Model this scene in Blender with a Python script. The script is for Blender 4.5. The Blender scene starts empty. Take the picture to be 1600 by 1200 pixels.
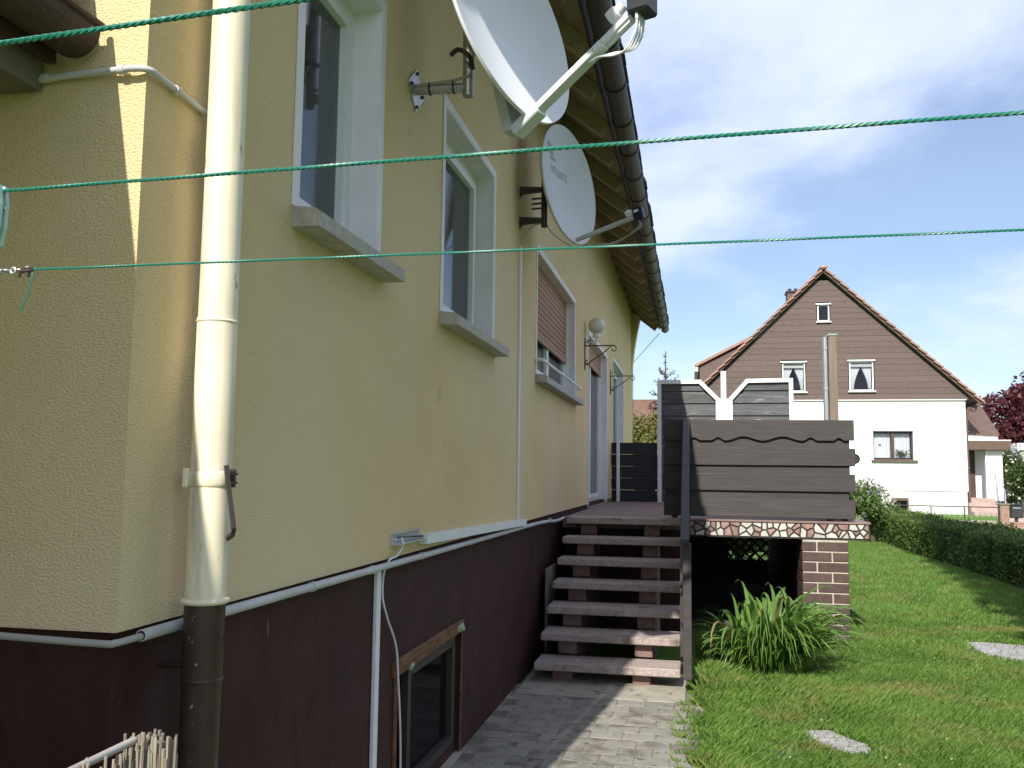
import bpy, bmesh, math, random
import numpy as np
from mathutils import Vector, Matrix
random.seed(7); rng = np.random.default_rng(7)
SC = bpy.context.scene
COL = SC.collection
R = math.radians

# ------------------------------------------------------------------ camera
cam_d = bpy.data.cameras.new('camera'); cam = bpy.data.objects.new('camera', cam_d); COL.objects.link(cam)
cam_d.sensor_width = 36; cam_d.lens = 31.5; cam_d.clip_start = .05; cam_d.clip_end = 2000
def _camera():
    f = 1400.0
    dy = Vector((1085 - 800, 742 - 600, f)).normalized()
    up = dy.cross(Vector((1, .012, 0))).normalized()
    if up.y > 0: up = -up
    dx = dy.cross(up).normalized()
    if dx.x < 0: dx = -dx
    rows = (dx, dy, up)                       # world axes seen in camera coordinates (x right, y down, z forward)
    cx = Vector([r.x for r in rows]); cy = Vector([-r.y for r in rows]); cz = Vector([-r.z for r in rows])
    m = Matrix((cx, cy, cz)).transposed().to_4x4()
    m.translation = Vector((1.33, 0, 1.65))
    cam.matrix_world = m
_camera()
SC.camera = cam

# ------------------------------------------------------------------ light
SUN = Vector((-.168, -1.25, 1.0)).normalized()
sd = bpy.data.lights.new('sun', 'SUN'); sun = bpy.data.objects.new('sun', sd); COL.objects.link(sun)
sd.energy = 4.4; sd.angle = R(.55); sd.color = (1, .95, .86)
sun.rotation_euler = SUN.to_track_quat('Z', 'Y').to_euler()
sun.location = (-3, -10, 14)

w = bpy.data.worlds.new('World'); SC.world = w; w.use_nodes = True
nt = w.node_tree; nt.nodes.clear()
def N(t, **k):
    n = nt.nodes.new(t)
    for a, b in k.items(): setattr(n, a, b)
    return n
L = lambda a, b: nt.links.new(a, b)
sky = N('ShaderNodeTexSky', sky_type='NISHITA', sun_disc=False)
sky.sun_elevation = math.asin(SUN.z); sky.sun_rotation = math.atan2(SUN.x, SUN.y)
sky.air_density = 1.0; sky.dust_density = .35; sky.ozone_density = 3.0
tc = N('ShaderNodeTexCoord'); sep = N('ShaderNodeSeparateXYZ'); L(tc.outputs['Generated'], sep.inputs[0])
zz = N('ShaderNodeMath', operation='MAXIMUM'); L(sep.outputs[2], zz.inputs[0]); zz.inputs[1].default_value = 0.0
za = N('ShaderNodeMath', operation='ADD'); L(zz.outputs[0], za.inputs[0]); za.inputs[1].default_value = .16
dv = N('ShaderNodeVectorMath', operation='DIVIDE'); cmb = N('ShaderNodeCombineXYZ')
for i in range(3): L(za.outputs[0], cmb.inputs[i])
L(tc.outputs['Generated'], dv.inputs[0]); L(cmb.outputs[0], dv.inputs[1])
mp = N('ShaderNodeMapping'); L(dv.outputs[0], mp.inputs[0])
mp.inputs['Location'].default_value = (2.35, .4, 0); mp.inputs['Rotation'].default_value = (0, 0, R(-20)); mp.inputs['Scale'].default_value = (1.0, .8, 1)
n1 = N('ShaderNodeTexNoise'); L(mp.outputs[0], n1.inputs[0]); n1.inputs['Scale'].default_value = .80; n1.inputs['Detail'].default_value = 9; n1.inputs['Roughness'].default_value = .56; n1.inputs['Distortion'].default_value = .25
rp = N('ShaderNodeValToRGB'); L(n1.outputs[0], rp.inputs[0]); rp.color_ramp.interpolation = 'EASE'
rp.color_ramp.elements[0].position = .36; rp.color_ramp.elements[0].color = (.22, .22, .22, 1)
rp.color_ramp.elements[1].position = .55; rp.color_ramp.elements[1].color = (.92, .92, .92, 1)
n2 = N('ShaderNodeTexNoise'); L(mp.outputs[0], n2.inputs[0]); n2.inputs['Scale'].default_value = 2.1; n2.inputs['Detail'].default_value = 8; n2.inputs['Roughness'].default_value = .6
cc = N('ShaderNodeMix', data_type='RGBA'); L(n2.outputs[0], cc.inputs[0])
cc.inputs[6].default_value = (4.9, 5.8, 8.6, 1); cc.inputs[7].default_value = (7.7, 8.3, 10.0, 1)
mx = N('ShaderNodeMix', data_type='RGBA'); L(rp.outputs[0], mx.inputs[0]); L(sky.outputs[0], mx.inputs[6]); L(cc.outputs[2], mx.inputs[7])
bg = N('ShaderNodeBackground'); L(mx.outputs[2], bg.inputs[0]); bg.inputs[1].default_value = .092
wo = N('ShaderNodeOutputWorld'); L(bg.outputs[0], wo.inputs[0])
vs = SC.view_settings; vs.view_transform = 'Standard'; vs.look = 'None'; vs.exposure = 0.62; vs.gamma = 1; vs.use_curve_mapping = False
try:
    SC.cycles.max_bounces = 7; SC.cycles.diffuse_bounces = 4; SC.cycles.transparent_max_bounces = 12
except Exception: pass

# ------------------------------------------------------------------ materials
def mat(name, col, rough=.8, col2=None, scale=4., detail=5, bump=0., bscale=80., metal=0., rnd=0., spec=.4, stretch=(1, 1, 1),
        bstretch=(1, 1, 1), lo=.35, hi=.68, spots=None, kind='noise', bdist=.004, local=False, rough2=.55):
    m = bpy.data.materials.new(name); m.use_nodes = True
    t = m.node_tree; t.nodes.clear()
    def n(ty, **k):
        q = t.nodes.new(ty)
        for a, b in k.items(): setattr(q, a, b)
        return q
    def l(a, b): t.links.new(a, b)
    out = n('ShaderNodeOutputMaterial'); p = n('ShaderNodeBsdfPrincipled'); l(p.outputs[0], out.inputs[0])
    p.inputs['Roughness'].default_value = rough; p.inputs['Metallic'].default_value = metal
    p.inputs['Specular IOR Level'].default_value = spec
    if local:
        g = n('ShaderNodeTexCoord'); pos = g.outputs['Object']
    else:
        g = n('ShaderNodeNewGeometry'); pos = g.outputs['Position']
    oi = n('ShaderNodeObjectInfo') if rnd else None
    src = pos
    if rnd:
        ad = n('ShaderNodeVectorMath', operation='ADD'); sc = n('ShaderNodeVectorMath', operation='SCALE')
        cb = n('ShaderNodeCombineXYZ')
        for i in range(3): l(oi.outputs['Random'], cb.inputs[i])
        l(cb.outputs[0], sc.inputs[0]); sc.inputs['Scale'].default_value = 37.
        l(pos, ad.inputs[0]); l(sc.outputs[0], ad.inputs[1]); src = ad.outputs[0]
    mp = n('ShaderNodeMapping'); l(src, mp.inputs[0]); mp.inputs['Scale'].default_value = stretch
    c2 = col2 or tuple(c * .72 for c in col)
    no = n('ShaderNodeTexNoise'); l(mp.outputs[0], no.inputs[0]); no.inputs['Scale'].default_value = scale; no.inputs['Detail'].default_value = detail; no.inputs['Roughness'].default_value = rough2
    cr = n('ShaderNodeValToRGB'); l(no.outputs[0], cr.inputs[0])
    cr.color_ramp.elements[0].position = lo; cr.color_ramp.elements[0].color = (*c2, 1)
    cr.color_ramp.elements[1].position = hi; cr.color_ramp.elements[1].color = (*col, 1)
    c = cr.outputs[0]
    if spots:
        for (scol, ssc, s0, s1, sst) in spots:
            mp2 = n('ShaderNodeMapping'); l(src, mp2.inputs[0]); mp2.inputs['Scale'].default_value = sst
            n3 = n('ShaderNodeTexNoise'); l(mp2.outputs[0], n3.inputs[0]); n3.inputs['Scale'].default_value = ssc; n3.inputs['Detail'].default_value = 4
            r3 = n('ShaderNodeMapRange'); l(n3.outputs[0], r3.inputs[0]); r3.inputs[1].default_value = s0; r3.inputs[2].default_value = s1
            mm = n('ShaderNodeMix', data_type='RGBA'); l(r3.outputs[0], mm.inputs[0]); l(c, mm.inputs[6]); mm.inputs[7].default_value = (*scol, 1); c = mm.outputs[2]
    if rnd:
        h = n('ShaderNodeHueSaturation'); mr = n('ShaderNodeMapRange'); l(oi.outputs['Random'], mr.inputs[0])
        mr.inputs[3].default_value = 1 - rnd; mr.inputs[4].default_value = 1 + rnd
        l(mr.outputs[0], h.inputs['Value']); l(c, h.inputs['Color']); c = h.outputs[0]
    l(c, p.inputs['Base Color'])
    if bump:
        mb = n('ShaderNodeMapping'); l(src, mb.inputs[0]); mb.inputs['Scale'].default_value = bstretch
        nb = n('ShaderNodeTexNoise'); l(mb.outputs[0], nb.inputs[0]); nb.inputs['Scale'].default_value = bscale; nb.inputs['Detail'].default_value = 4
        b = n('ShaderNodeBump'); l(nb.outputs[0], b.inputs['Height']); b.inputs['Strength'].default_value = bump; b.inputs['Distance'].default_value = bdist
        l(b.outputs[0], p.inputs['Normal'])
    return m

M = {}
M['stucco'] = mat('stucco', (.725, .57, .31), .92, (.67, .52, .28), 1.3, 6, bump=.9, bscale=125, bdist=.007, bstretch=(1, .8, 1.4), spec=.15,
                  spots=[((.40, .33, .20), 120, .63, .72, (1, .7, 1.5)), ((.62, .50, .30), 2.2, .55, .80, (1, 1.4, .8)), ((.60, .48, .29), 8, .74, .92, (1, 1.6, .5)), ((.36, .29, .19), 3.1, .70, .82, (1, 1, 1)), ((.72, .585, .38), .55, .45, .70, (1, 1, 1))])
M['stucco_old'] = mat('stucco_dirty', (.70, .565, .30), .92, (.60, .48, .26), 3, 6, bump=1.0, bscale=85, bdist=.009, spec=.15,
                  spots=[((.30, .25, .16), 60, .56, .66, (1, .7, 1)), ((.36, .30, .2), 12, .54, .68, (1, 1, .4))])
M['plinth'] = mat('plinth', (.052, .0175, .0145), .75, (.036, .0125, .0108), 2.5, 6, bump=.55, bscale=70, bdist=.006, spec=.25,
                  spots=[((.050, .022, .020), 5, .52, .72, (1, 1, 1)), ((.020, .009, .009), 9, .60, .78, (1, 1.5, .5)), ((.07, .04, .036), 60, .64, .72, (1, 1, 1)), ((.15, .12, .10), 17, .735, .78, (1, 2.0, .3))])
M['white'] = mat('white', (.80, .81, .80), .45, (.74, .75, .74), 7, spec=.4)
M['reveal'] = mat('reveal', (.83, .80, .81), .85, (.75, .72, .73), 5, spots=[((.5, .48, .46), 14, .70, .80, (1, 1, .2))], bump=.3, bscale=60)
M['plastic_grey'] = mat('plastic_grey', (.56, .57, .58), .5, (.46, .46, .46), 4)
M['sill'] = mat('sill', (.48, .45, .40), .85, (.38, .355, .31), 20, bump=.4, bscale=150, spots=[((.2, .17, .14), 130, .63, .68, (1, 1, 1)), ((.62, .6, .55), 110, .62, .68, (1, 1, 1))])
M['downpipe'] = mat('downpipe', (.80, .725, .55), .42, (.72, .645, .48), 6, spots=[((.30, .26, .19), 40, .68, .74, (1, 1, .35)), ((.52, .46, .34), 7, .58, .72, (3, 3, .25)), ((.66, .60, .45), 5, .55, .7, (1, 1, .3))], bump=.12, bscale=14, bdist=.006)
M['pipe_brown'] = mat('pipe_brown', (.062, .036, .030), .38, (.045, .026, .022), 8, spots=[((.28, .24, .2), 60, .68, .71, (1, 1, .6)), ((.025, .015, .014), 14, .6, .66, (1, 1, 1))], bump=.1, bscale=20)
M['galv'] = mat('galv', (.50, .50, .48), .45, (.36, .35, .33), 18, metal=.75, spots=[((.17, .10, .06), 30, .66, .74, (1, 1, 1))])
M['dark_metal'] = mat('dark_metal', (.030, .026, .024), .5, (.05, .035, .028), 20)
M['rust'] = mat('rust', (.16, .075, .035), .8, (.09, .045, .03), 60)
M['dish_white'] = mat('dish_white', (.72, .74, .76), .32, (.68, .70, .72), 3, spec=.5, spots=[((.45, .45, .43), 22, .72, .76, (1, 1, 1))])
M['dish_grey'] = mat('dish_grey', (.56, .58, .58), .40, (.52, .54, .54), 3, spec=.5)
M['lnb'] = mat('lnb', (.035, .038, .042), .45, (.028, .03, .034), 8)
M['lnb_blue'] = mat('lnb_blue', (.012, .016, .040), .4, None, 8)
M['cable_white'] = mat('cable_white', (.82, .83, .84), .4)
M['cable_grey'] = mat('cable_grey', (.42, .41, .38), .5)
M['soffit'] = mat('soffit', (.34, .27, .18), .8, (.27, .21, .14), 5, stretch=(1, .15, 1), bump=.2, rnd=.12, spots=[((.22, .16, .09), 9, .6, .72, (3, .4, 3))])
M['rafter'] = mat('rafter', (.40, .33, .235), .75, (.31, .255, .18), 6, stretch=(.3, 2, 2), rnd=.08, spots=[((.26, .2, .12), 10, .62, .72, (.6, 3, 3))])
M['gutter'] = mat('gutter', (.046, .033, .029), .55, (.03, .022, .02), 8, spots=[((.14, .12, .11), 26, .67, .74, (1, 1, 1))], bump=.15, bscale=40)
M['gutter_old'] = mat('gutter_old', (.060, .034, .026), .6, (.04, .024, .02), 10, spots=[((.24, .20, .16), 50, .68, .74, (1, 1, 1))], bump=.2, bscale=60)
M['roof_dark'] = mat('roof_dark', (.055, .042, .038), .8, (.04, .03, .028), 6, rnd=.2)
M['shutter'] = mat('shutter', (.35, .165, .085), .55, (.30, .14, .072), 6, rnd=.08, spots=[((.16, .09, .06), 20, .65, .75, (1, .3, 3))])
M['dark'] = mat('dark', (.02, .02, .02), .9)
M['curtain'] = mat('curtain', (.55, .56, .58), .9, (.40, .41, .43), 9, stretch=(1, 3, .4))
M['curtain_white'] = mat('curtain_white', (.80, .82, .84), .9, (.66, .68, .71), 14, stretch=(3, 3, .3))
M['wood_raw'] = mat('wood_raw', (.21, .105, .045), .85, (.10, .05, .025), 9, stretch=(2, .5, 3), bump=.6, bscale=50, spots=[((.05, .03, .02), 25, .56, .64, (2, .6, 3))])
M['foil'] = mat('foil', (.38, .46, .34), .6, (.24, .32, .22), 40)
def exposed(name, base, b2, light, dark, sc=130.):
    return mat(name, base, .8, b2, 14, bump=.6, bscale=170, bdist=.003, rnd=.05, spec=.35,
               spots=[(dark, sc, .58, .64, (1, 1, 1)), (light, sc * 1.15, .605, .635, (1.1, .9, 1)), (tuple(.5 * (a + b) for a, b in zip(base, light)), sc * .6, .60, .66, (1, 1.2, .9)), ((.12, .085, .07), 5, .62, .75, (1, 1, 1))])
M['tread'] = exposed('tread', (.40, .325, .295), (.32, .26, .235), (.62, .56, .52), (.13, .10, .09))
M['block'] = mat('block', (.235, .15, .125), .9, (.17, .105, .088), 8, bump=.5, bscale=100, rnd=.12, spots=[((.10, .06, .05), 40, .6, .7, (1, 1, 1))])
M['landing'] = mat('landing', (.24, .165, .145), .75, (.19, .13, .115), 8, bump=.2, bscale=90)
M['paver'] = mat('paver', (.29, .275, .24), .95, (.23, .215, .188), 7, bump=.9, bscale=90, bdist=.007, rnd=.07, spec=.2,
                 spots=[((.40, .385, .35), 150, .62, .68, (1, 1, 1)), ((.09, .085, .078), 120, .62, .7, (1, 1, 1)), ((.13, .12, .085), 4, .52, .68, (1, 1, 1)), ((.10, .10, .075), 18, .62, .7, (1, 1, 1))])
M['concrete'] = mat('concrete', (.37, .345, .28), .95, (.27, .25, .2), 8, bump=.5, bscale=80, spots=[((.15, .13, .1), 12, .6, .7, (1, 1, 1))])
M['soil'] = mat('soil', (.19, .175, .14), .98, (.12, .11, .085), 14, bump=.8, bscale=60, bdist=.01)
M['flagstone'] = mat('flagstone', (.34, .33, .315), .9, (.23, .22, .21), 12, bump=1, bscale=40, bdist=.012, spots=[((.16, .15, .12), 22, .6, .68, (1, 1, 1)), ((.62, .6, .58), 90, .6, .66, (1, 1, 1))])
M['plank'] = mat('plank', (.060, .051, .050), .62, (.042, .036, .036), 9, stretch=(.35, 3, 5), bump=.35, bscale=30, bstretch=(.15, 2, 5), rnd=.10, spec=.4,
                 spots=[((.085, .072, .068), 14, .62, .76, (.25, 3, 7))])
M['plank_grey'] = mat('plank_grey', (.112, .115, .118), .6, (.066, .068, .072), 8, stretch=(.3, 3, 5), bump=.5, bscale=30, bstretch=(.12, 2, 5), rnd=.16, spec=.4,
                      spots=[((.30, .30, .30), 10, .62, .72, (.35, 3, 6)), ((.03, .03, .034), 12, .62, .7, (.4, 3, 5))])
M['plank_dark'] = mat('plank_dark', (.028, .027, .036), .6, (.018, .018, .024), 8, stretch=(.3, 3, 5), rnd=.12, bump=.3, bscale=30, bstretch=(.15, 2, 5))
M['white_paint'] = mat('white_paint', (.82, .83, .82), .5, (.76, .77, .76), 6, spots=[((.6, .59, .56), 30, .7, .76, (1, 1, 1))])
M['brick'] = mat('brick', (.098, .062, .053), .7, (.068, .043, .038), 14, bump=.3, bscale=80, rnd=.10)
M['mortar'] = mat('mortar', (.50, .47, .38), .95, (.38, .355, .28), 18, bump=.5, bscale=120)
M['stone_white'] = mat('stone_white', (.56, .54, .49), .75, (.42, .40, .365), 14, rnd=.12, bump=.4, bscale=60)
M['stone_red'] = mat('stone_red', (.34, .225, .19), .8, (.22, .14, .115), 16, rnd=.22, bump=.4, bscale=60)
M['stone_mortar'] = mat('stone_mortar', (.045, .042, .045), .9, (.03, .028, .03), 14)
M['lattice'] = mat('lattice', (.17, .12, .085), .85, rnd=.1)
def leafmat(name, c1, c2, scale=3., trans=.35, rough=.5, rnd=0., spec=.35):
    m = bpy.data.materials.new(name); m.use_nodes = True; t = m.node_tree; t.nodes.clear()
    def n(ty, **k):
        q = t.nodes.new(ty)
        for a, b in k.items(): setattr(q, a, b)
        return q
    l = t.links.new
    out = n('ShaderNodeOutputMaterial'); p = n('ShaderNodeBsdfPrincipled'); tr = n('ShaderNodeBsdfTranslucent'); mi = n('ShaderNodeMixShader')
    p.inputs['Roughness'].default_value = rough; p.inputs['Specular IOR Level'].default_value = spec
    g = n('ShaderNodeNewGeometry'); no = n('ShaderNodeTexNoise'); l(g.outputs['Position'], no.inputs[0]); no.inputs['Scale'].default_value = scale; no.inputs['Detail'].default_value = 3
    ad = n('ShaderNodeMath', operation='ADD'); l(no.outputs[0], ad.inputs[0])
    sc = n('ShaderNodeMath', operation='MULTIPLY_ADD'); sc.inputs[1].default_value = .5; sc.inputs[2].default_value = -.25
    if rnd:
        oi = n('ShaderNodeObjectInfo'); l(oi.outputs['Random'], sc.inputs[0])
    else: l(g.outputs['Random Per Island'], sc.inputs[0])
    l(sc.outputs[0], ad.inputs[1])
    cr = n('ShaderNodeValToRGB'); l(ad.outputs[0], cr.inputs[0])
    cr.color_ramp.elements[0].position = .22; cr.color_ramp.elements[0].color = (*c1, 1); cr.color_ramp.elements[1].position = .78; cr.color_ramp.elements[1].color = (*c2, 1)
    l(cr.outputs[0], p.inputs['Base Color'])
    hs = n('ShaderNodeHueSaturation'); l(cr.outputs[0], hs.inputs['Color']); hs.inputs['Value'].default_value = 1.25; l(hs.outputs[0], tr.inputs[0])
    mi.inputs[0].default_value = trans; l(p.outputs[0], mi.inputs[1]); l(tr.outputs[0], mi.inputs[2]); l(mi.outputs[0], out.inputs[0])
    return m
M['lily'] = leafmat('lily', (.075, .155, .024), (.15, .265, .048), 4, .28, .34, rnd=1, spec=.5)
M['hedge'] = leafmat('hedge', (.04, .08, .014), (.14, .20, .038), 2.2, .25)
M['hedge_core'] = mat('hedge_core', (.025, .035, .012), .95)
M['lilac'] = leafmat('lilac', (.070, .125, .030), (.14, .21, .055), 3, .3)
M['lilac_bloom'] = leafmat('lilac_bloom', (.42, .31, .44), (.60, .48, .62), 6, .25)
M['red_leaf'] = leafmat('red_leaf', (.045, .010, .016), (.13, .030, .036), 1.0, .25)
M['spruce'] = leafmat('spruce', (.022, .042, .022), (.055, .085, .040), 3, .12)
M['shrub_yellow'] = leafmat('shrub_yellow', (.09, .105, .022), (.24, .23, .06), 2, .3)
M['bush'] = leafmat('bush', (.045, .075, .02), (.10, .14, .04), 2, .3)
M['bloom_white'] = leafmat('bloom_white', (.50, .52, .40), (.68, .68, .58), 6, .2)
M['poplar'] = leafmat('poplar', (.04, .07, .02), (.09, .13, .035), 2, .2)
M['bark'] = mat('bark', (.12, .09, .065), .95, (.07, .055, .04), 12, bump=.6, bscale=40)
M['house_white'] = mat('house_white', (.82, .82, .81), .9, (.79, .79, .78), 2)
M['house_base'] = mat('house_base', (.62, .61, .58), .9, (.55, .54, .51), 2)
M['siding'] = mat('siding', (.135, .098, .086), .8, (.105, .076, .068), 7, stretch=(1.5, 1, 4), rnd=.07, bump=.2, bscale=30)
M['tile_red'] = mat('tile_red', (.36, .215, .168), .85, (.28, .165, .128), 4, rnd=.15)
M['frame_brown'] = mat('frame_brown', (.085, .055, .045), .5)
M['fascia'] = mat('fascia', (.13, .085, .065), .7, (.10, .065, .05), 4)
M['old_wood'] = mat('old_wood', (.235, .185, .145), .85, (.17, .135, .105), 5, stretch=(5, 5, .4))
M['steel'] = mat('steel', (.62, .64, .66), .3, (.54, .56, .58), 5, metal=.7)
M['rope'] = mat('rope', (.014, .20, .145), .42, (.010, .14, .10), 200, spec=.6)
M['reed'] = mat('reed', (.34, .30, .24), .8, (.20, .17, .13), 30, stretch=(3, 3, .2), rnd=.28)
M['globe'] = mat('globe', (.70, .69, .64), .35, (.58, .57, .52), 9)
M['pink_paving'] = mat('pink_paving', (.44, .33, .29), .9, (.36, .27, .235), 3)
M['asphalt'] = mat('asphalt', (.06, .06, .06), .9)
M['teal_print'] = mat('teal_print', (.46, .56, .58), .5)
M['beam_grey'] = mat('beam_grey', (.22, .20, .165), .9, (.15, .135, .11), 6, bump=.3, bscale=60)
M['lawn'] = mat('lawn', (.115, .20, .038), .95, (.08, .145, .028), 3.0, 6, bump=.6, bscale=70, bdist=.02, spec=.1,
                spots=[((.20, .17, .075), 1.7, .60, .76, (1, 1.6, 1))])

def glassmat(name, tint=(.6, .64, .66), body=.35, refl=1.0, bc=(.13, .14, .15)):
    m = bpy.data.materials.new(name); m.use_nodes = True; t = m.node_tree; t.nodes.clear(); l = t.links.new
    out = t.nodes.new('ShaderNodeOutputMaterial'); tr = t.nodes.new('ShaderNodeBsdfTransparent'); tr.inputs[0].default_value = (*tint, 1)
    df = t.nodes.new('ShaderNodeBsdfDiffuse'); df.inputs[0].default_value = (*bc, 1)
    gl = t.nodes.new('ShaderNodeBsdfGlossy'); gl.inputs['Roughness'].default_value = .04
    fr = t.nodes.new('ShaderNodeFresnel'); fr.inputs[0].default_value = 1.5
    mu = t.nodes.new('ShaderNodeMath'); mu.operation = 'MULTIPLY'; mu.inputs[1].default_value = refl; l(fr.outputs[0], mu.inputs[0])
    a = t.nodes.new('ShaderNodeMixShader'); a.inputs[0].default_value = body; l(tr.outputs[0], a.inputs[1]); l(df.outputs[0], a.inputs[2])
    b = t.nodes.new('ShaderNodeMixShader'); l(mu.outputs[0], b.inputs[0]); l(a.outputs[0], b.inputs[1]); l(gl.outputs[0], b.inputs[2]); l(b.outputs[0], out.inputs[0])
    return m
M['glass'] = glassmat('glass', (.82, .86, .88), .30, .85); M['glass_clear'] = glassmat('glass_clear', (.95, .96, .97), .03, .6); M['glass_dark'] = glassmat('glass_dark', (.3, .33, .33), .5, .45, (.012, .014, .014))

# ------------------------------------------------------------------ builders
WO = {}
def thing(name, label, cat, loc=(0, 0, 0), group=None):
    o = bpy.data.objects.new(name, None); COL.objects.link(o); o.location = loc; o.empty_display_size = .1
    o['label'] = label; o['category'] = cat
    if group: o['group'] = group
    WO[o.name] = Vector(loc); return o
def tag(o, label, cat, group=None):
    o['label'] = label; o['category'] = cat
    if group: o['group'] = group
    return o
class MB:
    def __init__(s): s.v = []; s.f = []; s.smooth = False
    def add(s, vs, fs):
        k = len(s.v); s.v += [tuple(p) for p in vs]; s.f += [tuple(i + k for i in f) for f in fs]; return s
    def box(s, x0, x1, y0, y1, z0, z1, mtx=None):
        vs = [Vector((x, y, z)) for z in (z0, z1) for y in (y0, y1) for x in (x0, x1)]
        if mtx: vs = [mtx @ p for p in vs]
        return s.add(vs, [(0, 2, 3, 1), (4, 5, 7, 6), (0, 1, 5, 4), (2, 6, 7, 3), (0, 4, 6, 2), (1, 3, 7, 5)])
    def bbox(s, x0, x1, y0, y1, z0, z1, b=.006, j=0.):      # box with chamfered edges, corners jittered by j
        bm = bmesh.new(); bmesh.ops.create_cube(bm, size=1)
        for v in bm.verts:
            v.co = Vector(((x0 + x1) / 2 + v.co.x * (x1 - x0), (y0 + y1) / 2 + v.co.y * (y1 - y0), (z0 + z1) / 2 + v.co.z * (z1 - z0)))
            if j: v.co += Vector((random.uniform(-j, j), random.uniform(-j, j), random.uniform(-j, j)))
        bmesh.ops.bevel(bm, geom=bm.edges[:], offset=b, segments=1, affect='EDGES')
        bm.verts.index_update(); s.add([v.co.copy() for v in bm.verts], [[v.index for v in f.verts] for f in bm.faces]); bm.free(); return s
    def tube(s, pts, r, n=8, cap=True, r2=None):
        pts = [Vector(p) for p in pts]; m = len(pts); k = len(s.v)
        prev = None
        for i, p in enumerate(pts):
            d = (pts[min(i + 1, m - 1)] - pts[max(i - 1, 0)]).normalized()
            if prev is None:
                a = d.cross(Vector((0, 0, 1)) if abs(d.z) < .9 else Vector((1, 0, 0))).normalized()
            else:
                a = (prev - d * prev.dot(d)).normalized()
            prev = a; b = d.cross(a)
            rr = r if r2 is None else r + (r2 - r) * i / (m - 1)
            for j in range(n):
                t = 2 * math.pi * j / n; s.v.append(tuple(p + (a * math.cos(t) + b * math.sin(t)) * rr))
        for i in range(m - 1):
            for j in range(n):
                s.f.append((k + i * n + j, k + i * n + (j + 1) % n, k + (i + 1) * n + (j + 1) % n, k + (i + 1) * n + j))
        if cap:
            s.f.append(tuple(k + j for j in reversed(range(n)))); s.f.append(tuple(k + (m - 1) * n + j for j in range(n)))
        return s
    def lathe(s, prof, n=24, mtx=None):                    # prof: (r, z) pairs round local z
        k = len(s.v)
        for r, z in prof:
            for j in range(n):
                t = 2 * math.pi * j / n; p = Vector((r * math.cos(t), r * math.sin(t), z)); s.v.append(tuple(mtx @ p if mtx else p))
        for i in range(len(prof) - 1):
            for j in range(n):
                s.f.append((k + i * n + j, k + i * n + (j + 1) % n, k + (i + 1) * n + (j + 1) % n, k + (i + 1) * n + j))
        return s
    def prism(s, poly, d0, d1, ax='y'):                    # polygon in the plane across ax, extruded from d0 to d1
        f = {'y': lambda a, b, d: (a, d, b), 'x': lambda a, b, d: (d, a, b), 'z': lambda a, b, d: (a, b, d)}[ax]
        n = len(poly); k = len(s.v)
        s.v += [f(a, b, d0) for a, b in poly] + [f(a, b, d1) for a, b in poly]
        s.f += [tuple(k + i for i in range(n)), tuple(k + n + i for i in reversed(range(n)))]
        s.f += [(k + i, k + n + i, k + n + (i + 1) % n, k + (i + 1) % n) for i in range(n)]
        return s
    def mesh(s, name, m, off=Vector((0, 0, 0)), smooth=None):
        me = bpy.data.meshes.new(name); me.from_pydata([tuple(Vector(p) - off) for p in s.v], [], s.f)
        bm = bmesh.new(); bm.from_mesh(me); bmesh.ops.recalc_face_normals(bm, faces=bm.faces); bm.to_mesh(me); bm.free()
        me.materials.append(m)
        if s.smooth if smooth is None else smooth:
            me.shade_smooth()
            try: me.set_sharp_from_angle(angle=R(40))
            except Exception: pass
        return me
    def build(s, name, m, parent=None, smooth=None, label=None):
        if isinstance(m, str): m = M[m]
        off = WO[parent.name] if parent else Vector((0, 0, 0))
        o = bpy.data.objects.new(name, s.mesh(name, m, off, smooth)); COL.objects.link(o)
        if parent: o.parent = parent
        WO[o.name] = Vector(off)
        if label: o['label'] = label
        return o
    def top(s, name, m, label, cat, group=None, smooth=None):      # a thing that is one mesh; origin at its lowest middle
        if isinstance(m, str): m = M[m]
        a = np.array(s.v); off = Vector(((a[:, 0].min() + a[:, 0].max()) / 2, (a[:, 1].min() + a[:, 1].max()) / 2, a[:, 2].min()))
        o = bpy.data.objects.new(name, s.mesh(name, m, off, smooth)); COL.objects.link(o); o.location = off; WO[o.name] = off
        return tag(o, label, cat, group)
def box(*a, mtx=None): return MB().box(*a, mtx=mtx)
def bbox(*a, **k): return MB().bbox(*a, **k)
def tube(*a, **k):
    m = MB().tube(*a, **k); m.smooth = True; return m
def inst(name, me, parent, loc, rot=(0, 0, 0), scale=(1, 1, 1)):
    o = bpy.data.objects.new(name, me); COL.objects.link(o); o.parent = parent; o.location = Vector(loc) - WO[parent.name]; o.rotation_euler = rot; o.scale = scale
    WO[o.name] = Vector(loc); return o
def struct(o): o['kind'] = 'structure'; return o
def fast_mesh(name, verts, faces, m, parent=None):
    verts = np.asarray(verts, np.float32); faces = np.asarray(faces, np.int32); k = faces.shape[1]
    me = bpy.data.meshes.new(name); me.vertices.add(len(verts)); me.vertices.foreach_set('co', verts.ravel())
    me.loops.add(faces.size); me.loops.foreach_set('vertex_index', faces.ravel())
    me.polygons.add(len(faces)); me.polygons.foreach_set('loop_start', np.arange(0, faces.size, k, dtype=np.int32))
    me.update(calc_edges=True); me.validate(); me.materials.append(M[m] if isinstance(m, str) else m)
    o = bpy.data.objects.new(name, me); COL.objects.link(o)
    if parent: o.parent = parent; o.location = -WO[parent.name]; 
    WO[o.name] = Vector((0, 0, 0)); return o
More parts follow.
